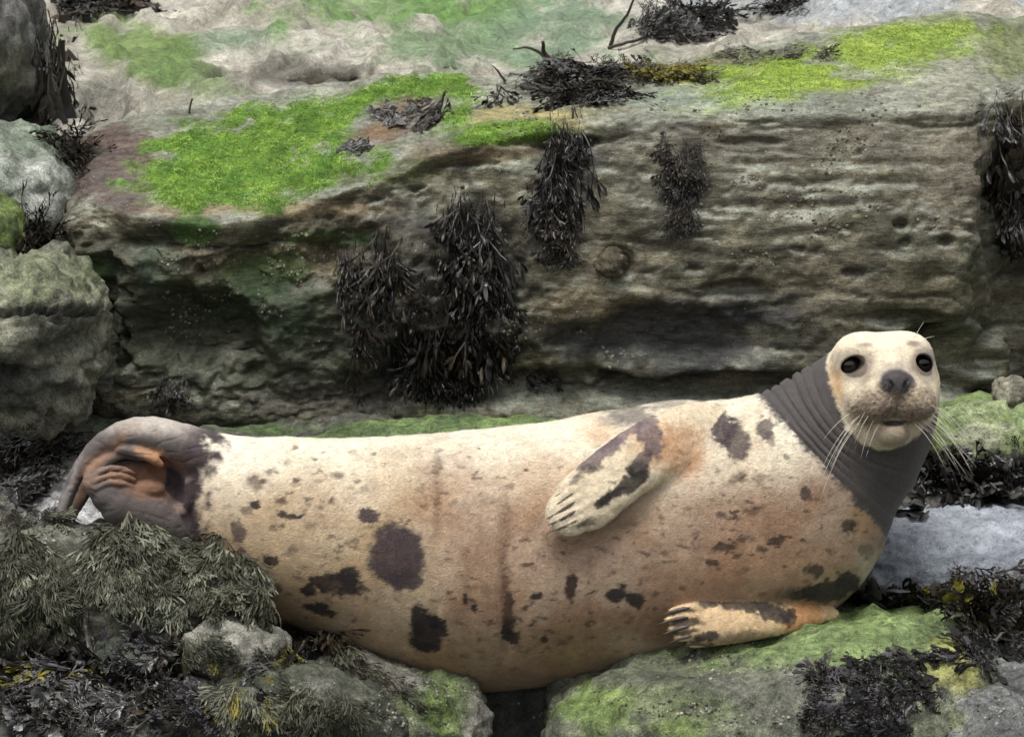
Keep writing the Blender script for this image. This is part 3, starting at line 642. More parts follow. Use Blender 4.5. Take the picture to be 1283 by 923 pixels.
# ---- coat
def coat():
    N = len(sv); wf = fbm(sv * np.array([80, 80, 110.]) + 8, 4); w = fbm(sv * 26 + 3, 5); wl = fbm(sv * 7 + 9, 4); ws = fbm(sv * np.array([60, 60, 120.]) + 1, 3)
    cream = lin(244, 234, 212); tan = lin(166, 135, 109); tanl = lin(200, 172, 140); org = lin(200, 150, 104); oli = lin(188, 163, 127)
    t = sstep(545, 665, spy + 34 * wl + 60 * fbm(sv * 2.6 + 4, 2)) * (.8 + .2 * sstep(-.2, .2, fbm(sv * 5 + 21, 3))); x1 = sstep(470, 600, spx + 30 * wl)[:, None]; t = t[:, None]
    c = cream * (1 - t) + (oli * (1 - x1) + tan * x1) * t
    def soft(x, y, rx, ry, col, st):
        d = np.sqrt(((spx - x) / rx) ** 2 + ((spy - y) / ry) ** 2) + .35 * wl
        k = (st * sstep(1.25, .2, d))[:, None]; c[:] = c * (1 - k) + col * k
    soft(930, 560, 60, 55, lin(232, 216, 190), .8); soft(900, 640, 120, 60, tan, .6); soft(960, 700, 120, 50, lin(176, 134, 100), .6); soft(855, 572, 40, 40, lin(204, 148, 96), .9); soft(750, 545, 40, 24, org, .55)
    soft(700, 600, 120, 40, tanl, .5); soft(760, 690, 60, 26, lin(178, 150, 130), .5); soft(600, 820, 200, 40, lin(158, 130, 96), .6); soft(350, 690, 60, 70, lin(206, 182, 146), .5); soft(1085, 650, 24, 30, lin(196, 160, 112), .7); soft(1090, 715, 22, 40, lin(226, 214, 194), .8)
    soft(1000, 745, 60, 22, lin(150, 120, 96), .5)
    br = sstep(.05, .5, fbm(sv * np.array([4, 4, 9.]) + 40, 4))[:, None] * .35 * t; c = c * (1 - br) + lin(154, 118, 92) * br
    vs = sstep(.0, .5, fbm(sv * np.array([16, 4, 3.]) + 60, 4))[:, None] * .3 * t; c = c * (1 - vs) + lin(204, 172, 138) * vs
    gy = sstep(.1, .55, fbm(sv * np.array([7, 5, 8.]) + 90, 4))[:, None] * .3; c = c * (1 - gy) + lin(178, 158, 138) * gy
    dk = lin(92, 76, 80, .6); bk = lin(58, 50, 48, .55); brn = lin(110, 80, 62, .6)
    def spot(x, y, rx, ry, col=dk, st=.95, an=0, rag=.6, msk=None, sf=None):
        if sf is None: sf = .3 if (st < .75 and rx > 3.5) or col is brn else 0
        a = rad(an); dx, dy = wpx - x, wpy - y
        d = np.sqrt(((dx * math.cos(a) + dy * math.sin(a)) / rx) ** 2 + ((-dx * math.sin(a) + dy * math.cos(a)) / ry) ** 2) + rag * (.62 * w + .5 * wf) + .10 * ws
        k = st * sstep(1.18 + sf, .82 - sf, d)
        if msk is not None: k = k * msk
        k = k[:, None]; c[:] = c * (1 - k) + col * k
    wpx = spx + 5.5 * fbm(sv * 30 + 50, 3) + 2.2 * fbm(sv * 90 + 2, 2); wpy = spy + 5.5 * fbm(sv * 30 + 20, 3) + 2.2 * fbm(sv * 90 + 5, 2)
    rs = random.Random(5)
    for _ in range(300):                                   # small scattered flecks
        x, y = rs.uniform(285, 1090), rs.uniform(560, 840); q = rs.uniform(1.0, 3.4)
        spot(x, y, q * rs.uniform(1, 2.2), q * rs.uniform(.6, 1.1), brn if rs.random() < .6 else bk, rs.uniform(.25, .75), rs.uniform(-30, 30), .9)
    spot(498, 695, 36, 41, dk, .97, 0, .28); spot(514, 728, 18, 12, dk, .9, 0, .4)
    for s in [(460, 646, 15, 11), (425, 731, 32, 13, bk, .95, 8), (440, 722, 14, 12, bk), (400, 728, 16, 9, bk), (537, 793, 26, 22, bk), (524, 778, 9, 24, bk), (548, 780, 12, 9, bk), (536, 812, 16, 8, bk), (637, 768, 9, 32, bk), (634, 735, 6, 14, brn, .8),
              (640, 798, 10, 10, bk), (671, 747, 8, 7, bk), (716, 735, 7, 20, bk), (772, 744, 15, 9, bk), (795, 750, 10, 10, bk), (780, 732, 6, 4, bk), (683, 800, 5, 5, bk), (583, 752, 4, 7, bk), (596, 762, 4, 5, bk), (400, 762, 20, 7, bk, .95, 18), (388, 740, 9, 7, bk), (340, 703, 9, 6, bk), (345, 738, 8, 8, brn, .8),
              (548, 580, 7, 12, brn, .5), (322, 606, 10, 7, brn, .7), (372, 600, 6, 4, brn, .8), (352, 627, 7, 5, brn, .8), (322, 632, 7, 5, bk), (355, 645, 12, 4, bk, .9), (375, 645, 7, 3, bk), (300, 668, 8, 14, dk, .8), (303, 690, 7, 9, dk, .8), (310, 640, 8, 5, brn, .6), (422, 592, 8, 5, brn, .7),
              (906, 536, 16, 24, dk, .9, -25), (922, 552, 16, 26, dk, .85, -15), (888, 512, 24, 9, dk, .75, 10), (960, 536, 11, 14, dk, .8, -25), (968, 548, 6, 8, dk, .7), (925, 600, 12, 5, brn, .6, -20), (1010, 618, 6, 9, bk, .8, 20), (952, 600, 7, 8, brn, .5), (944, 638, 12, 6, brn, .7, -12), (905, 645, 6, 4, bk, .7), (908, 686, 15, 5, bk, .85, -5), (975, 678, 14, 4, bk, .8, -14),
              (895, 705, 8, 4, bk, .8), (955, 690, 8, 3, bk, .7), (932, 676, 6, 3, bk, .6), (928, 596, 10, 8, brn, .5), (1035, 738, 40, 14, bk, .93, -6), (1020, 712, 13, 7, bk, .8), (1060, 728, 16, 13, bk, .9), (1000, 742, 26, 9, bk, .7), (1063, 660, 9, 10, bk, .75), (1085, 690, 8, 8, brn, .5), (800, 524, 34, 14, dk, .7, 8), (845, 508, 26, 8, dk, .5), (770, 530, 22, 8, dk, .4),
              (826, 546, 18, 10, lin(140, 112, 100), .5)]: spot(*s)
    dens = np.zeros(N)
    for x, y, rx, ry, q in ((960, 660, 120, 70, 1), (680, 740, 160, 90, .9), (400, 680, 110, 110, .6), (560, 600, 60, 60, .5), (800, 690, 60, 40, .8), (930, 620, 60, 40, .7), (1070, 670, 26, 40, .9)):
        dens = np.maximum(dens, q * sstep(1.3, .4, np.hypot((spx - x) / rx, (spy - y) / ry)))
    fl = sstep(.26, .48, fbm(sv * np.array([34, 40, 62.]) + 70, 4) + .12 * wl) * dens * .85
    fl2 = sstep(.12, .5, fbm(sv * np.array([15, 18, 26.]) + 33, 4)) * dens * .4
    c[:] = c * (1 - fl2[:, None]) + lin(136, 106, 86, .9) * fl2[:, None]
    c[:] = c * (1 - fl[:, None]) + lin(84, 62, 52, .6) * fl[:, None]
    for x, y0, y1, q in ((632, 600, 800, .45), (546, 570, 700, .35), (600, 590, 720, .25), (586, 650, 780, .2), (716, 690, 780, .3)):          # rust-brown streaks down the belly
        k = (q * np.exp(-((spx - x - 9 * wl - 3 * w) / 6) ** 2) * sstep(y0, y0 + 40, spy) * sstep(y1, y1 - 40, spy))[:, None]; c[:] = c * (1 - k) + lin(120, 82, 58, .8) * k
    # dark skin at the rump
    rump = sstep(285, 262, spx + 34 * w + .22 * (spy - 560) - 8 * ws) * (spy > 530)
    c[:] = c * (1 - rump[:, None]) + lin(92, 76, 80, .55) * rump[:, None]
    # neck
    nm = sstep(-5, 5, dl - 5 * w - 6 * wf - 3 * ws) * sstep(940, 952, spx + 12 * w) * (spy < 700)
    grey = lin(90, 84, 82, .72) * (1 + .12 * wl[:, None]); nm = nm[:, None]
    c[:] = c * (1 - nm) + grey * nm
    # head
    h = sid == 1
    pg = np.array([(1067, 408), (1137, 408), (1160, 420), (1178, 440), (1188, 465), (1188, 492), (1176, 517), (1160, 537), (1141, 553), (1119, 563), (1100, 564), (1081, 556), (1061, 538), (1051, 510), (1040, 478), (1036, 452), (1045, 428)], float)
    inside = np.zeros(N, bool); dist = np.full(N, 1e9)
    for (x0, y0), (x1, y1) in zip(pg, np.roll(pg, -1, 0)):
        ex, ey = x1 - x0, y1 - y0; tt = np.clip(((spx - x0) * ex + (spy - y0) * ey) / (ex * ex + ey * ey), 0, 1)
        dist = np.minimum(dist, np.hypot(spx - x0 - tt * ex, spy - y0 - tt * ey))
        cr = ((y0 > spy) != (y1 > spy)) & (spx < ex * (spy - y0) / (ey + 1e-9) + x0); inside ^= cr
    inface = sstep(-3, 3, np.where(inside, dist, -dist) + 3 * w + 3 * wf) * sstep(-42, -26, sq[:, 2])
    face = np.tile(lin(236, 222, 196), (N, 1))
    def hsoft(a, b, cc, ra, rb, rc, col, st, sym=True, rag=.25, edge=(1.2, .5)):
        aa = np.abs(sq[:, 0]) if sym else sq[:, 0]
        d = np.sqrt(((aa - a) / ra) ** 2 + ((sq[:, 1] - b) / rb) ** 2 + ((sq[:, 2] - cc) / rc) ** 2) + rag * w
        k = (st * sstep(edge[0], edge[1], d))[:, None]; face[:] = face * (1 - k) + col * k
    hsoft(-62, 2, 0, 14, 34, 60, lin(224, 182, 130), .8, sym=False); hsoft(60, -4, 0, 14, 40, 60, lin(222, 196, 150), .5, sym=False)
    hsoft(22, -20, 76, 42, 32, 46, lin(142, 126, 106), .92); hsoft(12, -30, 95, 18, 18, 14, lin(120, 102, 90), .6); hsoft(0, -58, 74, 34, 16, 44, lin(164, 148, 126), .8); hsoft(0, -42, 92, 24, 5, 26, lin(44, 34, 32, .6), .97, rag=.1, edge=(1.15, .8))
    dots = sstep(.1, .4, noise(np.stack([sq[:, 0] * .26, sq[:, 1] * .26 + .1 * np.abs(sq[:, 0]), sq[:, 2] * .16], -1)))
    on = sstep(1.3, .8, np.sqrt(((np.abs(sq[:, 0]) - 26) / 28) ** 2 + ((sq[:, 1] + 22) / 24) ** 2)) * sstep(40, 60, sq[:, 2])
    k = (dots * on * .6)[:, None]; face[:] = face * (1 - k) + lin(92, 78, 66, .7) * k
    hsoft(0, 16, 84, 26, 22, 30, lin(150, 138, 132), .6); hsoft(0, 9, 92, 22, 16, 22, lin(74, 66, 68, .6), .97, rag=.3, edge=(1.25, .75)); hsoft(0, -14, 98, 7, 16, 14, lin(130, 110, 100), .7)
    ed = np.sqrt(((np.abs(sq[:, 0]) - 45) / 1.05) ** 2 + (sq[:, 1] - 28) ** 2); fr = sq[:, 2] > 5
    k = (fr * sstep(30, 11, ed + 6 * w) * .6)[:, None]; face[:] = face * (1 - k) + lin(92, 76, 68, .75) * k
    k = (fr * sstep(15.0, 12.6, ed + 1.0 * w) * .7)[:, None]; face[:] = face * (1 - k) + lin(56, 46, 44, .6) * k
    hsoft(28, 22, 46, 13, 16, 26, lin(150, 130, 114), .7); hsoft(30, 54, 40, 12, 4, 30, lin(150, 134, 122), .8); hsoft(9.5, 5, 99, 4.2, 7.5, 6, lin(18, 14, 14, .5), .95, rag=.05, edge=(1.1, .9))
    c[:] = c * (1 - inface[:, None]) + face * inface[:, None]
    # fore flippers
    u = sid == 2; lo = sid == 3
    cf = np.tile(lin(226, 210, 182), (N, 1)) * (1 + .1 * wl[:, None])
    sav = c.copy()
    c[:] = cf
    for s in [(818, 556, 30, 26, lin(204, 156, 112), .45), (850, 562, 36, 30, lin(200, 148, 102), .6), (775, 545, 34, 10, lin(120, 100, 106), .8, -32), (752, 568, 34, 10, lin(108, 92, 98), .85, -32), (815, 545, 14, 30, lin(112, 96, 100), .85, -20), (805, 578, 22, 9, lin(92, 82, 84), .8, -55), (784, 608, 34, 10, bk, .9, -36), (765, 622, 22, 7, bk, .9, -36), (800, 590, 12, 12, bk, .7),
              (790, 588, 7, 3, bk, .8), (735, 590, 12, 6, bk, .7, -20), (722, 600, 9, 5, bk, .6, -20), (738, 655, 14, 5, bk, .7, -20), (752, 584, 5, 3, bk, .6), (768, 604, 5, 2, bk, .7)]: spot(*s)
    fu = c.copy(); c[:] = cf * lin(250, 235, 215)
    for s in [(1005, 772, 26, 22, lin(206, 148, 96), .8), (940, 758, 50, 9, lin(86, 74, 68, .6), .92, 6), (970, 768, 24, 9, lin(86, 74, 68, .6), .9, 10), (892, 754, 20, 6, lin(86, 74, 68, .6), .8), (990, 772, 7, 12, bk, .8), (930, 800, 60, 8, bk, .6), (858, 780, 20, 7, bk, .85, -4), (852, 792, 18, 5, bk, .85), (888, 797, 14, 5, bk, .85, -10), (850, 766, 18, 3, bk, .8, -10), (880, 806, 20, 3, bk, .8)]: spot(*s)
    fl = c.copy(); c[:] = sav
    c[u] = fu[u]; c[lo] = fl[lo]
    # hind flippers
    hn = sid == 4; ch = np.tile(lin(112, 102, 98, .75), (N, 1)); c2 = c.copy(); c[:] = ch
    for s in [(150, 630, 76, 40, lin(92, 86, 84, .75), .85), (178, 532, 80, 16, lin(186, 176, 164), .6, 6), (205, 528, 40, 10, lin(206, 198, 186), .6, 8), (200, 556, 60, 10, lin(104, 96, 94, .75), .8, 10), (130, 570, 40, 9, lin(160, 124, 98), .7, -42), (110, 605, 30, 8, lin(150, 118, 98), .7, -62), (192, 572, 20, 9, lin(188, 142, 100), .8, 24), (150, 596, 36, 14, lin(166, 128, 102), .7), (190, 606, 34, 20, lin(140, 104, 80), .75), (215, 585, 40, 10, lin(150, 100, 66), .8), (192, 606, 26, 18, lin(150, 108, 82), .7),
              (237, 606, 9, 12, lin(212, 192, 168), .9), (234, 632, 12, 14, lin(196, 164, 142), .85), (128, 615, 12, 12, lin(120, 112, 108), .5), (190, 640, 50, 12, lin(110, 98, 94), .6, 12), (130, 586, 26, 5, lin(140, 122, 110), .7, -38), (84, 620, 5, 50, lin(168, 160, 154), .7, 18), (96, 640, 6, 26, lin(120, 88, 70), .7, 12), (250, 600, 30, 60, lin(92, 76, 80, .55), .9)]: spot(*s, rag=.4, sf=.4) if len(s) == 6 else spot(*s, sf=.4)
    hcol = c * (1 + .25 * wl[:, None]); c[:] = c2; k = (hn * sstep(262, 238, spx + 12 * w))[:, None]; c[:] = c * (1 - k) + hcol * k
    c *= (1 + .10 * w + .08 * ws)[:, None]
    gl = np.zeros(N); gl[:] = .0; gl = np.maximum(gl, .35 * nm[:, 0] * (1 - inface)); gl = np.maximum(gl, hn * .35)
    gl = np.maximum(gl, inface * sstep(1.15, .85, np.sqrt((sq[:, 0] / 20) ** 2 + ((sq[:, 1] - 10) / 17) ** 2)) * (sq[:, 2] > 80) * .7)
    return np.concatenate([np.clip(c, .004, .95), gl[:, None]], 1)
scol = coat()
m = NT('seal_coat'); co = m.n('ShaderNodeTexCoord').outputs['Object']; at = m.n('ShaderNodeAttribute', attribute_name='Col')
hn1 = m.noise(m.mapping(co, (130, 260, 420)), 1, 3, 0.6, 0.6); hn2 = m.noise(co, 48, 4, 0.6); hn3 = m.noise(m.mapping(co, (420, 700, 900)), 1, 2, 0.6)
c = m.mix(1.0, at.outputs['Color'], m.rng(hn1, .3, .7, .80, 1.18), 'MULTIPLY'); c = m.mix(1.0, c, m.rng(hn2, .3, .7, .86, 1.12), 'MULTIPLY')
m.l(c, m.b.inputs['Base Color']); m.l(m.rng(at.outputs['Alpha'], 0, 1, .82, .3), m.b.inputs['Roughness'])
m.b.inputs['Specular IOR Level'].default_value = .3; m.b.inputs['Sheen Weight'].default_value = .12; m.b.inputs['Sheen Roughness'].default_value = .6
m.l(m.bump(hn3, .5, .0015, m.bump(hn1, .45, .003, m.bump(hn2, .35, .004))), m.b.inputs['Normal'])
SEALMAT = m.m
seal = empty('seal', tuple(P(640, 860, 0))); off = np.array(seal.location)
tag(seal, 'cream and brown blotched seal lying on its side with its dark neck raised', 'seal')
body_o = mesh_obj('body', sv - off, sf, SEALMAT, seal, col=scol)
# short fur: hairs too many to count, lying along the coat
def fur(n, seed=9):
    rs = np.random.RandomState(seed)
    fa = np.linalg.norm(np.cross(sv[sf[:, 2]] - sv[sf[:, 0]], sv[sf[:, 3]] - sv[sf[:, 1]]), axis=1)
    nn = vnormals(sv, sf); fn = nn[sf[:, 0]]
    ed = np.hypot(np.abs(sq[:, 0]) - 45, sq[:, 1] - 29); ok = (scol[:, 3] < .2) & ~((sid == 1) & (ed < 17) & (sq[:, 2] > 5)) & ~((sid == 1) & (np.abs(sq[:, 0]) < 26) & (sq[:, 1] < -34) & (sq[:, 1] > -50) & (sq[:, 2] > 50))
    wgt = fa * ok[sf[:, 0]] * (fn[:, 1] < .35) * np.where(sid[sf[:, 0]] == 1, 1.6, 1.0)
    pick = rs.choice(len(sf), n, p=wgt / wgt.sum()); q = sf[pick]; u = rs.dirichlet((1, 1, 1, 1), n)
    p = (sv[q] * u[..., None]).sum(1); nr = nn[q[:, 0]]; g = sid[q[:, 0]]; colr = scol[q[:, 0]].copy()
    t = np.tile(np.array([-1, 0, -.28]), (n, 1)); t[g == 2] = (-.8, 0, -.6); t[g == 3] = (-1, 0, -.1)
    tip = hw(0, 4, 95); hd = g == 1; t[hd] = p[hd] - tip; t /= np.linalg.norm(t, axis=1)[:, None]
    t += rs.normal(0, .22, (n, 3)) + .5 * np.stack([fbm(p * 9 + k * 11, 2) for k in range(3)], -1)
    t -= nr * (t * nr).sum(1)[:, None]; t /= np.linalg.norm(t, axis=1)[:, None]; s = np.cross(nr, t)
    L = rs.uniform(.6, 1.3, n) * np.where(hd, .0055, np.where(g == 0, .0085, .0070)); w = .00055 * rs.uniform(.7, 1.3, n); th = rs.uniform(.12, .42, n)
    e = p + L[:, None] * (t * np.cos(th)[:, None] + nr * np.sin(th)[:, None]); r = p - nr * .0006
    V = np.stack([r - s * w[:, None], r + s * w[:, None], e], 1).reshape(-1, 3); colr[:, :3] = np.clip(colr[:, :3] * rs.uniform(.95, 1.35, n)[:, None], 0, .92); colr[:, 3] = 0
    o = mesh_obj('fur', V - off, np.arange(3 * n).reshape(-1, 3), SEALMAT, body_o, col=np.repeat(colr, 3, 0)); o['kind'] = 'stuff'
fur(260000)
# eyes
em = NT('eye_dark'); em.b.inputs['Base Color'].default_value = (.006, .005, .005, 1); em.b.inputs['Roughness'].default_value = .06; em.b.inputs['Specular IOR Level'].default_value = .7
ew = em.n('ShaderNodeTexCoord').outputs['Object']; em.l(em.mix(em.rng(em.noise(ew, 90, 2), .4, .6, 0, 1), (.005, .004, .004), (.014, .010, .008)), em.b.inputs['Base Color'])
for a, b, cc in EYES:
    v, f = ico(4); mesh_obj('eye', v * 14.2 * HS + hw(a, b, cc) - off, f, em.m, seal)
def tube(pts, r, n=6, closed_tip=True):
    pts = np.asarray(pts, float); r = np.asarray(r, float); N = len(pts); t = np.gradient(pts, axis=0); t /= np.linalg.norm(t, axis=1)[:, None] + 1e-12
    ref = np.array([.3, .2, .93]) if abs(t[0] @ np.array([.3, .2, .93])) < .9 else np.array([1., 0, 0])
    a = np.cross(t, ref); a /= np.linalg.norm(a, axis=1)[:, None]; b = np.cross(t, a)
    th = np.linspace(0, 2 * math.pi, n, endpoint=False)
    v = (pts[:, None] + (a[:, None] * np.cos(th)[None, :, None] + b[:, None] * np.sin(th)[None, :, None]) * r[:, None, None]).reshape(-1, 3)
    f = [(i * n + j, i * n + (j + 1) % n, (i + 1) * n + (j + 1) % n, (i + 1) * n + j) for i in range(N - 1) for j in range(n)]
    f += [tuple(range(n))[::-1], tuple(range((N - 1) * n, N * n))]
    return v, f
CLAW = plain_material('claw_horn', lin(112, 100, 92, .65), .45, .3, .5, 120); WHISK = plain_material('whisker_hair', lin(236, 228, 212), .45, .1, .5, 50); DWH = plain_material('whisker_dark', lin(110, 96, 80), .5, .1, .4, 50)
for T, tips in ((UTOE, [(686, 638), (684, 650), (686, 658), (690, 666), (694, 622)]), (LTOE, [(828, 770), (824, 782), (829, 795), (838, 805), (852, 811)])):
    for t, (tx, ty) in zip(T, tips):
        a = P(t[1][0] + 2, t[1][1] - 1, t[1][3] - .010); b = P(t[2][0] + 8, t[2][1] - 2, t[2][3] - .012); e = P(tx, ty, t[2][3] - .006)
        c1 = [a * (1 - s) ** 2 + 2 * b * s * (1 - s) + e * s * s for s in np.linspace(0, 1, 8)]
        v, f = tube(c1, np.array([1.0, 2.0, 2.6, 2.5, 2.1, 1.5, .9, .3]) * S, 7); mesh_obj('claw', v - off, f, CLAW, body_o)
rs = random.Random(11)
def whisker(a, b, cc, da, db, dc, ln, droop, mat, r=.42):
    o = hw(a, b, cc); d = da * hr + db * hu + dc * hf; d = d / np.linalg.norm(d)
    pts = [o + d * ln * S * t - np.array([0, 0, 1]) * droop * S * t * t for t in np.linspace(-.04, 1, 9)]
    v, f = tube(pts, np.linspace(r, .14, 9) * S, 5); mesh_obj('whisker', v - off, f, mat, body_o)
for side in (-1, 1):
    for row in range(5):
        for k in range(5):
            a = side * (24 + 5.2 * k + rs.uniform(-2, 2)); b = -14 - 7.5 * row - 1.5 * k + rs.uniform(-1.5, 1.5); cc = 90 - 7 * k - 1.2 * row
            if rs.random() < .16: continue
            ln = rs.uniform(30, 56) + 6 * k
            if side < 0: ln *= .8
            whisker(a, b, cc - 4, side * (1.0 + rs.uniform(-.15, .2)), -.28 - .16 * row + rs.uniform(-.12, .12), .32 - .05 * k + rs.uniform(-.1, .1), ln, rs.uniform(16, 50), WHISK if rs.random() < .8 else DWH)
for a, b, cc, da, db, ln in ((34, 58, 34, .45, 1, 30), (37, 56, 32, 1, .45, 26), (-34, 58, 32, -.5, .6, 18), (31, 57, 36, .3, .9, 16)): whisker(a, b, cc, da, db, .35, ln, 3, WHISK, .45)
# ------------------------------------------------------------------ seaweed
def frond_mesh(name, seed, roots=2, levels=4, spread=24, w=.014, tip=1.8, wave=.06, curl=.3, straight=.7, seg=4, fan=8, arc=0.0, ridge=.45):
    """a forked, flat-bladed frond about one unit long, hanging along -Z with its face to -Y"""
    rs = random.Random(seed); V = []; F = []
    def strip(pts, ws, nrm):
        base = len(V)
        for i, (p, q) in enumerate(zip(pts, ws)):
            t = pts[min(i + 1, len(pts) - 1)] - pts[max(i - 1, 0)]; t = t / (np.linalg.norm(t) + 1e-9)
            s = np.cross(t, nrm[i]); s = s / (np.linalg.norm(s) + 1e-9); nn = np.cross(s, t)
            V.extend([p - s * q, p + nn * q * ridge, p + s * q])
            if i:
                a = base + (i - 1) * 3; b = a + 3
                F.extend([(a, a + 1, b + 1, b), (a + 1, a + 2, b + 2, b + 1)])
    def grow(p, ang, lev, tw, yv):
        ln = (.30 if lev == levels else .30 * .88 ** (levels - lev)) * rs.uniform(.7, 1.2) * (4.2 / (levels + .9)) * .82
        pts, ws, nr = [p], [], []
        last = lev == 0
        for k in range(seg):
            ang = ang * (1 - .12 * straight) + rs.uniform(-1, 1) * 7 * (1.6 - straight)
            yv = yv * .7 + rs.uniform(-1, 1) * wave; a = rad(ang)
            d = np.array([math.sin(a), yv, -math.cos(a)]); d /= np.linalg.norm(d); pts.append(pts[-1] + d * ln / seg)
        for k in range(seg + 1):
            tw += rs.uniform(-1, 1) * curl; nr.append(np.array([math.sin(tw), -math.cos(tw), 0.15]))
            q = w * (1.0 - .07 * (levels - lev))
            if last:
                s = k / seg; q *= (1 + (tip - 1) * math.sin(min(1, s * 1.15) * math.pi * .75)) * (1 if k < seg else .25)
            elif lev == levels: q *= .55 + .45 * k / seg
            ws.append(q * rs.uniform(.85, 1.15))
        strip(pts, ws, nr)
        if not last:
            b = rs.uniform(.55, 1.1) * spread
            grow(pts[-1], ang - b, lev - 1, tw, yv)
            if rs.random() < .93: grow(pts[-1], ang + spread * rs.uniform(.55, 1.1), lev - 1, tw, yv)
    for r in range(roots):
        grow(np.array([rs.uniform(-.02, .02), rs.uniform(-.02, .02), 0]), (r - (roots - 1) / 2) * fan + rs.uniform(-4, 4), levels, rs.uniform(-.5, .5), rs.uniform(-.4, .1) * wave)
    V = [(x[0], x[1] - arc * math.sin(math.pi * min(1, max(0, -x[2]))), x[2]) for x in V]
    me = bpy.data.meshes.new(name); me.from_pydata([tuple(x) for x in V], [], F)
    me.polygons.foreach_set('use_smooth', np.ones(len(F), bool)); me.update(); return me
WRACK_H = [frond_mesh('hanging_frond', 100 + i, 1 + i % 3, 3 + i % 2, 25, .0105, 3.0, .26, .9, .38, 4, 14) for i in range(9)]
WRACK_F = [frond_mesh('flat_frond', 200 + i, 3, 3, 30, .036, 1.7, .12, .45, .4, 4, 30) for i in range(9)]
CHAN = [frond_mesh('channelled_frond', 300 + i, 5, 3, 15, .0125, 1.5, .14, .7, .45, 5, 11, arc=.08 + .04 * (i % 4)) for i in range(10)]
FLATP = [frond_mesh('flat_blade', 600 + i, 2, 1 + i % 2, 22, .062, 1.3, .06, .16, .5, 4, 26, ridge=.12) for i in range(8)]
STRING = [frond_mesh('thin_strand', 700 + i, 1, 2 + i % 2, 16, .008, 2.4, .2, .6, .6, 6, 8) for i in range(6)]
CURLY = [frond_mesh('curled_frond', 400 + i, 5, 3, 30, .016, 1.5, .35, .9, .2, 5, 24) for i in range(7)]
PADDLE = [frond_mesh('broad_frond', 500 + i, 2, 1 + i % 2, 30, .095, 1.45, .14, .3, .4, 4, 34, ridge=.2) for i in range(8)]
def weed_material(name, c1, c2, rough, spec, coat=0.0):
    return plain_material(name, c1, rough, .45, spec, 9, coat, col2=c2)
M_DARK = weed_material('wrack_wet_black', lin(34, 31, 29, .6), lin(48, 44, 38, .6), .36, .35, .04)
M_BROWN = weed_material('wrack_brown', lin(52, 46, 36, .65), lin(74, 64, 50, .65), .42, .4, .04)
M_GREY_GLINT = weed_material('wrack_grey_glint', lin(74, 74, 72, .8), lin(118, 116, 112, .8), .38, .5, .2)  # grey wrack; also serves as painted glints among black fronds
M_PURP = weed_material('wrack_purple_grey', lin(58, 56, 60, .7), lin(78, 76, 80, .7), .5, .4)
M_CHAN = weed_material('channelled_olive', lin(104, 106, 90, .88), lin(140, 140, 120, .88), .45, .45)
M_CHAN2 = weed_material('channelled_dark', lin(62, 64, 50, .8), lin(98, 98, 80, .8), .55, .35)
M_YEL = weed_material('wrack_yellow', lin(118, 112, 48, .8), lin(158, 148, 62, .8), .5, .4)
M_STEM = weed_material('stipe_dark', lin(52, 44, 38, .7), lin(78, 66, 56, .7), .6, .4)
def frame(o, d, n):
    d = d.normalized(); n = (n - d * n.dot(d))
    if n.length < 1e-4: n = Vector((0, -1, 0)) - d * (-d.y)
    n.normalize(); x = n.cross(d)                      # local -Z -> d, local -Y -> n
    M = Matrix.Identity(4)
    for i in range(3): M[i][0], M[i][1], M[i][2], M[i][3] = x[i], -n[i], -d[i], o[i]
    return M
def weed(name, label, roots, protos, mats, lift=(.004, .025), rs=None, group=None, cat='seaweed', follow=True, tilt=1.0, wide=1.0):
    """roots: (px0, py0, px1, py1): where a frond is fixed and where it ends; both are found on the rock"""
    rs = rs or random.Random(hash(label) % 1000 if False else sum(map(ord, label))); root = None; n = 0
    for x0, y0, x1, y1 in roots:
        h = hit(x0, y0)
        if h is None: continue
        a = h[0] + h[1] * rs.uniform(*lift) * .6; g = hit(x1, y1)
        b = None
        if g is not None and follow and abs(g[0].y - h[0].y) < .22: b = g[0] + g[1] * rs.uniform(*lift)
        if b is None: b = Vector(P(x1, y1, h[0].y - rs.uniform(0, .03)))
        if root is None: root = empty(name, a); tag(root, label, cat, group)
        me = rs.choice(protos); o = bpy.data.objects.new('frond', me); COL.objects.link(o); o.parent = root
        nn = (h[1] + Vector((rs.uniform(-.3, .3), rs.uniform(-.5, .1), rs.uniform(-.3, .3))) * tilt).normalized()
        M = frame(a - root.location, b - a, nn); l = (b - a).length
        sx = l * wide * min(1.0, .15 / l) ** .7
        o.matrix_local = M @ Matrix.Diagonal((sx * (-1 if rs.random() < .5 else 1) * rs.uniform(.85, 1.2), l * rs.uniform(.8, 1.2), l, 1))
        mt = rs.choice(mats); o.material_slots  # slot filled on the object so that copies may share their mesh
        if len(me.materials) == 0: me.materials.append(mats[0])
        o.material_slots[0].link = 'OBJECT'; o.material_slots[0].material = mt; n += 1
    if root is not None:
        bv, bf = ico(2); hv = bv * np.array([.006, .003, .005]) * (1 + .35 * fbm(bv * 2.1 + n, 3))[:, None]; mesh_obj('holdfast', hv, bf, M_STEM, root)
    return root
def hang(poly, n, ln, rs, slant=0, spread=14, tail=None):
    """n fronds rooted in an ellipse (x, y, rx, ry), hanging ln=(a,b) pixels"""
    x, y, rx, ry = poly; r = []
    for _ in range(n):
        t, q = rs.uniform(0, 2 * math.pi), math.sqrt(rs.random())
        x0, y0 = x + rx * q * math.cos(t), y + ry * q * math.sin(t); l = rs.uniform(*ln)
        r.append((x0, y0, x0 + rs.gauss(0, spread) * .75 * l / 80 + slant * l, y0 + l))
    return r
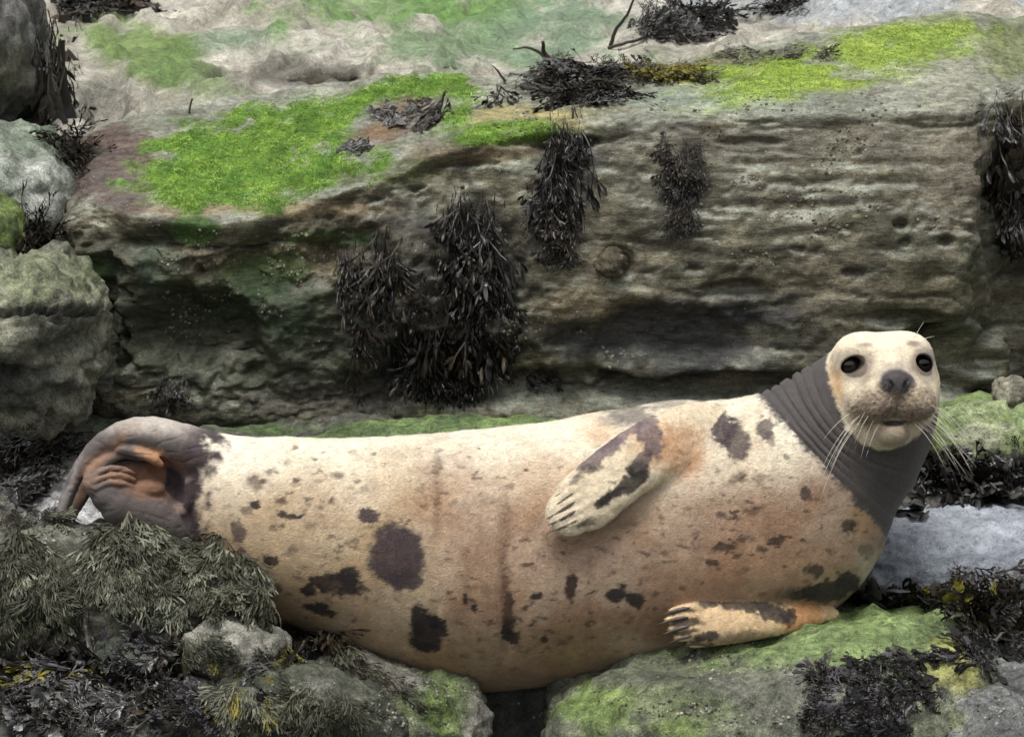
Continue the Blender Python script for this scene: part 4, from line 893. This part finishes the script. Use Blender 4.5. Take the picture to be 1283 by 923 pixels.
def tatters(cl, rs):
    """ragged bunches: (x, y, rx, ry, n, shortest, longest)"""
    r = []
    for x, y, rx, ry, n, a, b in cl: r += hang((x, y, rx, ry), n, (a, b), rs, rs.uniform(-.12, .12), 18)
    return r
def mat_of(poly, n, ln, rs, ang=90, dev=60):
    """fronds lying over rock inside an ellipse, mostly pointing along ang (photo degrees, 90 = down)"""
    x, y, rx, ry = poly; r = []
    for _ in range(n):
        t, q = rs.uniform(0, 2 * math.pi), math.sqrt(rs.random())
        x0, y0 = x + rx * q * math.cos(t), y + ry * q * math.sin(t); l = rs.uniform(*ln); a = rad(ang + rs.gauss(0, dev))
        r.append((x0, y0, x0 + l * math.cos(a), y0 + l * math.sin(a) * .6))
    return r
R = random.Random
# on the ledge face
weed('hanging_seaweed', 'thick curtain of wet black wrack hanging down the middle of the ledge face', tatters([(575, 245, 12, 12, 8, 60, 130), (612, 255, 12, 16, 8, 50, 120), (590, 300, 22, 24, 20, 50, 120), (625, 330, 14, 30, 16, 40, 110), (560, 330, 20, 30, 18, 50, 120), (530, 370, 18, 30, 14, 40, 100), (585, 390, 24, 30, 26, 40, 90), (615, 420, 20, 30, 20, 30, 80), (545, 430, 24, 30, 24, 40, 90), (580, 460, 36, 26, 30, 24, 60), (525, 470, 16, 20, 12, 24, 50), (628, 390, 12, 40, 12, 30, 70)], R(1)) + hang((590, 262, 44, 30), 26, (120, 230), R(71), 0, 8) + hang((560, 330, 50, 40), 26, (110, 180), R(72), 0, 8), WRACK_H * 2 + STRING, [M_DARK, M_DARK, M_DARK, M_BROWN, M_DARK, M_DARK, M_GREY_GLINT], (.004, .03))  # the few grey fronds are highlights put into the colour of the black wrack
weed('hanging_seaweed', 'thinner ragged strands of black wrack just left of the thick hanging curtain', tatters([(420, 285, 10, 10, 5, 40, 80), (440, 310, 12, 14, 9, 30, 70), (480, 290, 14, 16, 12, 50, 110), (500, 310, 10, 20, 9, 40, 90), (465, 340, 20, 20, 14, 30, 70), (490, 380, 18, 30, 14, 30, 80), (455, 400, 10, 20, 8, 40, 70), (450, 440, 8, 20, 7, 30, 60), (492, 470, 8, 20, 6, 30, 60)], R(4)) + hang((470, 300, 46, 24), 16, (90, 180), R(73), 0, 8), WRACK_H + STRING * 2, [M_DARK, M_DARK, M_BROWN], (.004, .025))
weed('hanging_seaweed', 'long narrow rope of dark wrack falling from the yellow-stained ledge lip', tatters([(690, 112, 10, 12, 8, 30, 70), (712, 120, 14, 16, 12, 40, 90), (725, 150, 8, 20, 7, 30, 60), (704, 170, 18, 24, 20, 30, 80), (698, 220, 20, 26, 24, 30, 70), (708, 250, 14, 26, 14, 30, 70), (692, 285, 20, 24, 22, 24, 55), (704, 310, 16, 14, 14, 18, 40), (676, 250, 7, 30, 6, 30, 50)], R(6)) + hang((702, 140, 18, 24), 16, (110, 190), R(74), 0, 6), WRACK_H * 2 + STRING, [M_DARK, M_DARK, M_DARK, M_BROWN], (.004, .03))
weed('hanging_seaweed', 'short bushy tail of dark wrack hanging under the grey-green ledge lip', tatters([(832, 168, 10, 10, 8, 20, 50), (862, 176, 22, 10, 10, 16, 40), (848, 195, 16, 16, 14, 24, 60), (850, 230, 15, 22, 16, 24, 50), (848, 262, 15, 16, 14, 18, 36), (872, 205, 9, 20, 6, 20, 40)], R(9)), WRACK_H * 2 + STRING, [M_DARK, M_BROWN, M_DARK, M_DARK], (.004, .03))
weed('hanging_seaweed', 'small dark tuft of wrack on the yellow-stained lip of the ledge', hang((628, 118, 12, 16), 14, (26, 46), R(12), 0, 10), WRACK_H, [M_DARK, M_BROWN], (.004, .02))
weed('hanging_seaweed', 'big grey-black bunch of wrack in the cleft at the ledge end', hang((1262, 140, 28, 24), 34, (50, 110), R(13), 0, 10) + hang((1264, 210, 22, 50), 34, (50, 90), R(14), 0, 10), WRACK_H + PADDLE[:2], [M_DARK, M_GREY_GLINT, M_BROWN], (.01, .07))
weed('hanging_seaweed', 'few short strands of dark wrack low on the ledge foot, right of the curtain', hang((665, 462, 22, 12), 9, (24, 44), R(15), .3), WRACK_H, [M_DARK, M_GREY_GLINT], (.004, .02))
weed('hanging_seaweed', 'small pale-tipped sprig of wrack at the foot of the dark hollow', hang((218, 470, 18, 10), 12, (26, 50), R(16), 0, 16), WRACK_H, [M_DARK, M_GREY_GLINT], (.004, .03))
# upper left
weed('hanging_seaweed', 'broad dark brown wrack spilling down beside the dark grey boulder', hang((72, 30, 34, 34), 40, (60, 110), R(17), .15, 14) + hang((76, 95, 32, 30), 34, (40, 80), R(18), .15, 14), WRACK_H + PADDLE[:3], [M_DARK, M_BROWN, M_BROWN, M_GREY_GLINT], (.01, .07), follow=False)
weed('seaweed_heap', 'crinkled black wrack heap on the bedrock above the green algae patch', mat_of((128, 8, 46, 14), 46, (16, 34), R(19), 90, 70), CURLY + WRACK_F[:3], [M_DARK, M_GREY_GLINT, M_BROWN], (.01, .06))
weed('seaweed_heap', 'scraps of dark weed in the gap beside the pale greenish slab', mat_of((88, 190, 16, 26), 22, (20, 40), R(20), 70, 60), CURLY, [M_DARK, M_BROWN], (.004, .03))
weed('seaweed_heap', 'stringy dark weed at the narrow gap above the grey-green boulder', mat_of((40, 292, 20, 22), 20, (20, 40), R(21), 110, 50), CURLY, [M_DARK, M_BROWN], (.004, .03))
# top of the ledge
weed('seaweed_heap', 'matted black wrack lying on pale bedrock with long bare stalks', mat_of((840, 36, 62, 14), 60, (20, 46), R(22), 10, 40), CURLY + WRACK_F[:2], [M_DARK, M_DARK, M_GREY_GLINT], (.01, .05))
weed('seaweed_heap', 'small dark clump of wrack alone on the pale bedrock crest', mat_of((985, 8, 24, 9), 16, (16, 30), R(23), 60, 50), CURLY, [M_BROWN, M_DARK], (.005, .03))
weed('seaweed_heap', 'dark wrack crowning the ledge above the long narrow hanging rope', mat_of((715, 98, 50, 14), 60, (18, 40), R(24), 60, 60) + mat_of((735, 118, 40, 12), 24, (16, 34), R(94), 60, 50) + mat_of((780, 92, 40, 8), 24, (14, 30), R(95), 20, 50), CURLY + WRACK_F[:2], [M_DARK, M_BROWN, M_GREY_GLINT], (.005, .04))
weed('seaweed_heap', 'yellow and brown wrack scraps on the ledge top beside green moss', mat_of((850, 92, 60, 9), 40, (12, 26), R(25), 60, 70), CURLY, [M_YEL, M_BROWN, M_CHAN], (.004, .02))
weed('seaweed_heap', 'thin olive weed strewn across the bright green right-hand moss', mat_of((970, 70, 80, 8), 26, (12, 24), R(26), 20, 40), CURLY, [M_CHAN, M_BROWN], (.003, .015))
weed('seaweed_heap', 'flakes of grey wrack on the bare patch in the ledge moss', mat_of((500, 150, 52, 14), 30, (14, 30), R(27), -30, 25) + mat_of((440, 187, 26, 5), 12, (12, 26), R(28), -10, 20), WRACK_F + PADDLE[:2], [M_GREY_GLINT, M_GREY_GLINT, M_BROWN], (.003, .012))
# behind the seal, left and right
weed('seaweed_heap', 'tangled heap of thin dark weed stalks behind the hind flippers', mat_of((55, 562, 46, 22), 60, (26, 60), R(29), 150, 60), CURLY + WRACK_H, [M_DARK, M_BROWN, M_GREY_GLINT], (.006, .06))
weed('seaweed_heap', 'pale grey glossy wrack straps left of the drooping hind flipper', mat_of((20, 600, 30, 24), 26, (26, 50), R(30), 30, 25), WRACK_F + PADDLE, [M_GREY_GLINT, M_GREY_GLINT, M_DARK], (.006, .03))
weed('seaweed_heap', 'olive wrack tips on the rock edge below the drooping hind flipper', mat_of((45, 650, 50, 10), 36, (16, 34), R(31), 60, 50), CURLY + CHAN, [M_CHAN, M_BROWN], (.004, .02))
weed('seaweed_heap', 'lumpy heap of wet black wrack between green rock and pale slab', mat_of((1225, 595, 78, 34), 120, (18, 42), R(32), 60, 70) + mat_of((1155, 600, 20, 36), 26, (18, 36), R(33), 80, 60), CURLY + WRACK_F + PADDLE, [M_DARK, M_DARK, M_GREY_GLINT], (.008, .07))
weed('seaweed_heap', 'black and olive wrack heap below the pale bluish slab', mat_of((1232, 752, 60, 34), 90, (18, 42), R(34), 70, 60) + mat_of((1110, 748, 50, 10), 34, (14, 30), R(35), 10, 40), CURLY + WRACK_F + PADDLE, [M_DARK, M_DARK, M_GREY_GLINT, M_YEL, M_BROWN], (.008, .06))
weed('seaweed_heap', 'flat mat of overlapping dark wrack blades on the green-stained rock', sum([mat_of((x, y, 30, 14), n, (14, 40), R(800 + x), 150, 32) for x, y, n in ((1050, 850, 20), (1090, 838, 22), (1135, 826, 20), (1170, 822, 12), (1060, 875, 22), (1110, 860, 24), (1150, 850, 18), (1050, 900, 16), (1090, 890, 22), (1130, 880, 20), (1080, 915, 18), (1120, 908, 18), (1165, 868, 9))], []), CURLY + PADDLE + WRACK_F * 2 + FLATP[:2], [M_DARK, M_DARK, M_PURP], (.001, .012), tilt=.25)
weed('seaweed_heap', 'small broken wrack bits on grey rock beside the yellow-stained patch', mat_of((1235, 820, 46, 18), 44, (14, 30), R(37), 150, 40), FLATP + CURLY, [M_DARK, M_GREY_GLINT], (.004, .02))
# foreground left
def comb(x, y, rx, ry, n, ln, rs, slant=0):
    r = []
    for _ in range(n):
        u = rs.uniform(-1, 1); v = rs.random(); x0 = x + rx * u * (.8 + .2 * v); y0 = y + ry * (v - .12 + .12 * math.sin(7 * u + x))
        l = rs.uniform(*ln); a = rad(90 - 34 * u - slant + 16 * math.sin(x0 * .07 + y0 * .05) + rs.gauss(0, 16)); r.append((x0, y0, x0 + l * math.cos(a), y0 + l * math.sin(a)))
    return r
weed('seaweed_tuft', 'thick shaggy tuft of olive channelled wrack below the hind flippers', comb(166, 678, 56, 84, 210, (22, 46), R(40), 6), CHAN, [M_CHAN, M_CHAN2, M_CHAN2], (.003, .03), group='shaggy olive tufts')
weed('seaweed_tuft', 'rounded shaggy olive tuft resting against the rump of the seal', comb(270, 702, 52, 66, 170, (20, 42), R(41), -6), CHAN, [M_CHAN, M_CHAN2, M_CHAN2], (.003, .03), group='shaggy olive tufts')
weed('seaweed_tuft', 'long drooping wrack fringe over the edge of the left foreground rock', comb(32, 696, 44, 92, 140, (24, 48), R(42), 4), CHAN, [M_CHAN2, M_CHAN2, M_CHAN2, M_CHAN], (.003, .03), group='shaggy olive tufts')
weed('seaweed_tuft', 'yellowish tuft of stringy wrack hanging over dark rock', comb(312, 866, 26, 22, 44, (30, 56), R(43)), CHAN, [M_CHAN, M_YEL, M_CHAN, M_CHAN], (.004, .03))
weed('seaweed_tuft', 'curled dark olive wrack tuft hanging beside the yellowish one', comb(405, 862, 40, 34, 56, (24, 46), R(44)), CHAN + CURLY, [M_CHAN2, M_CHAN2, M_CHAN], (.004, .04))
weed('seaweed_tuft', 'thin dark wrack fringe in the crack beneath the seal belly', [(x, y, x + 30, y + 18) for x, y in [(345 + 9 * i + 4 * (i % 3), 772 + 5 * i + 6 * (i % 4)) for i in range(20)]], CHAN, [M_CHAN2, M_BROWN], (.004, .025))
weed('seaweed_tuft', 'small tuft of dark wrack beside the pale rough stone', comb(245, 798, 30, 16, 26, (22, 40), R(45), 30), CHAN, [M_CHAN2], (.004, .03))
weed('seaweed_heap', 'carpet of grey bladed wrack with yellow tips on the foreground rock', mat_of((100, 866, 135, 46), 250, (22, 46), R(46), 160, 45), PADDLE[:4] + FLATP[:3] + WRACK_F * 2 + CURLY, [M_GREY_GLINT, M_PURP, M_BROWN, M_DARK, M_GREY_GLINT, M_DARK], (.002, .03), tilt=.5)
weed('seaweed_heap', 'yellow and grey wrack scattered over the pale rough stone', mat_of((330, 832, 56, 14), 34, (14, 28), R(47), 160, 50), CURLY + WRACK_F, [M_GREY_GLINT, M_YEL, M_CHAN2, M_DARK], (.004, .02))
weed('seaweed_heap', 'dark bladed wrack draped over the rock between the two curled tufts', mat_of((250, 888, 50, 24), 60, (20, 42), R(51), 150, 40) + mat_of((360, 900, 44, 22), 40, (18, 36), R(52), 120, 40) + mat_of((205, 812, 40, 20), 40, (16, 34), R(53), 150, 50), WRACK_F + PADDLE[:3] + CURLY, [M_DARK, M_GREY_GLINT, M_PURP, M_BROWN], (.002, .025), tilt=.5)
weed('seaweed_heap', 'bright yellow-green wrack tips in the grey foreground carpet', mat_of((112, 842, 20, 10), 12, (14, 24), R(48), 100, 50) + mat_of((20, 850, 26, 16), 14, (14, 24), R(49), 100, 50), PADDLE, [M_YEL], (.012, .04))
# bare stalks
def stalk(label, pts, r0, r1, name='seaweed_stalk'):
    pts = np.array(pts); s = np.linspace(0, 1, len(pts)); q = catmull(np.concatenate([s[:, None], pts], 1), np.linspace(0, 1, 24))
    q += np.stack([fbm(q * 30 + k * 7, 2) for k in range(3)], -1) * .004
    v, f = tube(q, np.linspace(r0, r1, 24), 7); o = mesh_obj(name, v, f, M_STEM); tag(o, label, 'seaweed stalk'); return o
def on(px, py, up=0.0, fwd=0.0):
    h = hit(px, py); return np.array(h[0]) + np.array(h[1]) * .004 + np.array([0, -fwd, up])
def st_px(label, pts, r0=.005, r1=.0015):
    h = on(*pts[0]); stalk(label, [h] + [P(x, y, h[1] - .01 * i) for i, (x, y) in enumerate(pts[1:])], r0, r1)
o = on(700, 92); st_px('thick forked dead stalk rising from the wrack on the ledge', [(700, 92), (690, 78), (682, 66), (680, 52)], .009, .004)
st_px('short dead side stalk bent left from the forked one', [(688, 78), (676, 66), (660, 60), (642, 62)], .006, .002)
st_px('thin upright dead stalk beside the small tuft on the ledge lip', [(634, 104), (626, 92), (618, 82)], .004, .0015)
st_px('tall arching bare stalk over the matted black wrack', [(765, 60), (772, 38), (786, 18), (796, -6)], .006, .003)
st_px('low looping bare stalk left of the matted black wrack', [(762, 62), (790, 52), (822, 46), (846, 50)], .005, .003)
st_px('long bare stalk trailing right from the matted black wrack', [(880, 40), (905, 46), (928, 50), (950, 56)], .006, .002)
st_px('thin bare stalk running down from the lone crest clump', [(990, 14), (1005, 30), (1018, 38), (1030, 44)], .004, .0015)
st_px('short upright twig standing on the edge of the left moss', [(238, 142), (239, 133), (240, 124)], .003, .002)
st_px('long pale straw lying across the tangled weed heap', [(4, 560), (40, 548), (72, 536)], .004, .002)

# ------------------------------------------------------------------ moss and algae fuzz: blades too many to count
def fuzz(name, label, boxes, n, seed, size, cols, accept):
    rs = np.random.RandomState(seed); V = []; F = []; C = []; k = 0
    mats = []
    for (x0, y0, x1, y1), cnt in zip(boxes, n):
        px = rs.uniform(x0, x1, cnt); py = rs.uniform(y0, y1, cnt)
        for a, b in zip(px, py):
            dd = Vector(pix_dir(a, b)).normalized(); h = TREES[0].ray_cast(Vector(CAM), dd)
            if h[0] is None: continue
            p = np.array(h[0]); nn = np.array(h[1] if h[1].dot(dd) < 0 else -h[1])
            V.append((p, nn))
    if not V: return
    p = np.array([v[0] for v in V]); nn = np.array([v[1] for v in V]); x, y = proj(p); keep = accept(p, nn, x, y) > rs.uniform(.1, .95, len(p))
    p, nn = p[keep], nn[keep]; N = len(p); verts = []; faces = []; col = []
    for j in range(2):
        t = rs.normal(size=(N, 3)); t -= nn * (t * nn).sum(1)[:, None]; t /= np.linalg.norm(t, axis=1)[:, None]; s = np.cross(nn, t)
        l = rs.uniform(.5, 1.3, N)[:, None] * size; wd = l * rs.uniform(.22, .5, N)[:, None]; o = p + t * l * rs.uniform(-1, 1, N)[:, None] * .6
        top = o + nn * l * rs.uniform(.4, 1.0, N)[:, None] + t * l * .8 + np.array([0, 0, -.2]) * l
        mid = (o + top) / 2 + nn * l * .25
        b = len(verts) * N if False else sum(len(q) for q in verts)
        verts += [np.stack([o - s * wd * .5, o + s * wd * .5, mid + s * wd, mid - s * wd, top], 1).reshape(-1, 3)]
        i = np.arange(N)[:, None] * 5 + b
        faces += [np.concatenate([i, i + 1, i + 2], 1), np.concatenate([i, i + 2, i + 3], 1), np.concatenate([i + 3, i + 2, i + 4], 1)]
        kk = np.clip(.5 + .9 * fbm(p * 9 + seed, 3) + .5 * fbm(p * 45, 2) + rs.uniform(-.25, .25, N), 0, 1)[:, None]; cc = (cols[0] * (1 - kk) + cols[1] * kk) * rs.uniform(.8, 1.2, N)[:, None]; col += [np.repeat(cc, 5, 0)]
    o = mesh_obj(name, np.concatenate(verts), np.concatenate(faces), FUZZ, col=np.concatenate(col)); tag(o, label, 'moss', kind='stuff'); return o
fm = NT('moss_blades'); fa = fm.n('ShaderNodeAttribute', attribute_name='Col'); fm.l(fa.outputs['Color'], fm.b.inputs['Base Color']); fm.b.inputs['Roughness'].default_value = .65; fm.b.inputs['Specular IOR Level'].default_value = .3
FUZZ = fm.m
fuzz('moss', 'soft bright green moss blades covering the left ledge top', [(165, 92, 700, 268)], [60000], 1, .0030, np.array([MOSS * .75, MOSS2 * 1.15]), lambda p, n, x, y: ledge_moss(p, n, x, y)[0])
fuzz('moss', 'thin yellow-green moss blades on the right ledge top', [(880, 25, 1260, 125)], [14000], 2, .0030, np.array([lin(116, 136, 58, .8), lin(164, 188, 70, .8)]), lambda p, n, x, y: ledge_moss(p, n, x, y)[1])

# ------------------------------------------------------------------ barnacles and winkles, too many to count
def crust(name, label, regions, seed, size, cols, mat):
    rs = np.random.RandomState(seed); bv, bf = ico(1); V = []; F = []; C = []; k = 0
    for x, y, rx, ry, n in regions:
        cx, cy = rs.normal(x, rx * .5, n // 14 + 1), rs.normal(y, ry * .5, n // 14 + 1)
        for i in range(n):
            j = rs.randint(len(cx)); px, py = rs.normal(cx[j], 14), rs.normal(cy[j], 7)
            if abs(px - x) > rx or abs(py - y) > ry: continue
            h = hit(px, py)
            if h is None: continue
            nn = np.array(h[1]); r = size * rs.uniform(.5, 1.5); t = np.cross(nn, [.3, .8, .1]); t /= np.linalg.norm(t); b = np.cross(nn, t)
            s = bv * np.array([r * rs.uniform(.8, 1.3), r * rs.uniform(.8, 1.3), r * .7])
            V.append(np.array(h[0]) + s[:, :1] * t + s[:, 1:2] * b + s[:, 2:] * nn); F.append(bf + k); k += len(bv)
            C.append(np.tile(cols[rs.randint(len(cols))] * rs.uniform(.7, 1.2), (len(bv), 1)))
    o = mesh_obj(name, np.concatenate(V), np.concatenate(F), mat, col=np.concatenate(C)); tag(o, label, 'shells', kind='stuff')
SHELL = rock_material('shell_crust', contrast=.6)
crust('barnacles', 'tiny pale barnacles and winkles dotted over the foreground rocks', [(900, 850, 200, 70, 420), (520, 880, 80, 40, 160), (1240, 880, 50, 40, 90), (330, 860, 90, 40, 120), (120, 880, 130, 40, 160), (60, 675, 60, 14, 50)], 3, .0032,
      np.array([L(176, 174, 160), L(140, 136, 122), L(84, 80, 70), L(196, 192, 178)]), SHELL)
crust('barnacles', 'tiny pale barnacles dotted over the ledge face', [(1000, 240, 220, 100, 300), (330, 340, 150, 80, 260), (700, 420, 120, 60, 120), (600, 150, 120, 30, 90), (1000, 130, 220, 20, 140)], 4, .0034,
      np.array([L(150, 146, 128), L(120, 114, 98), L(90, 86, 72), L(172, 166, 146)]), SHELL)
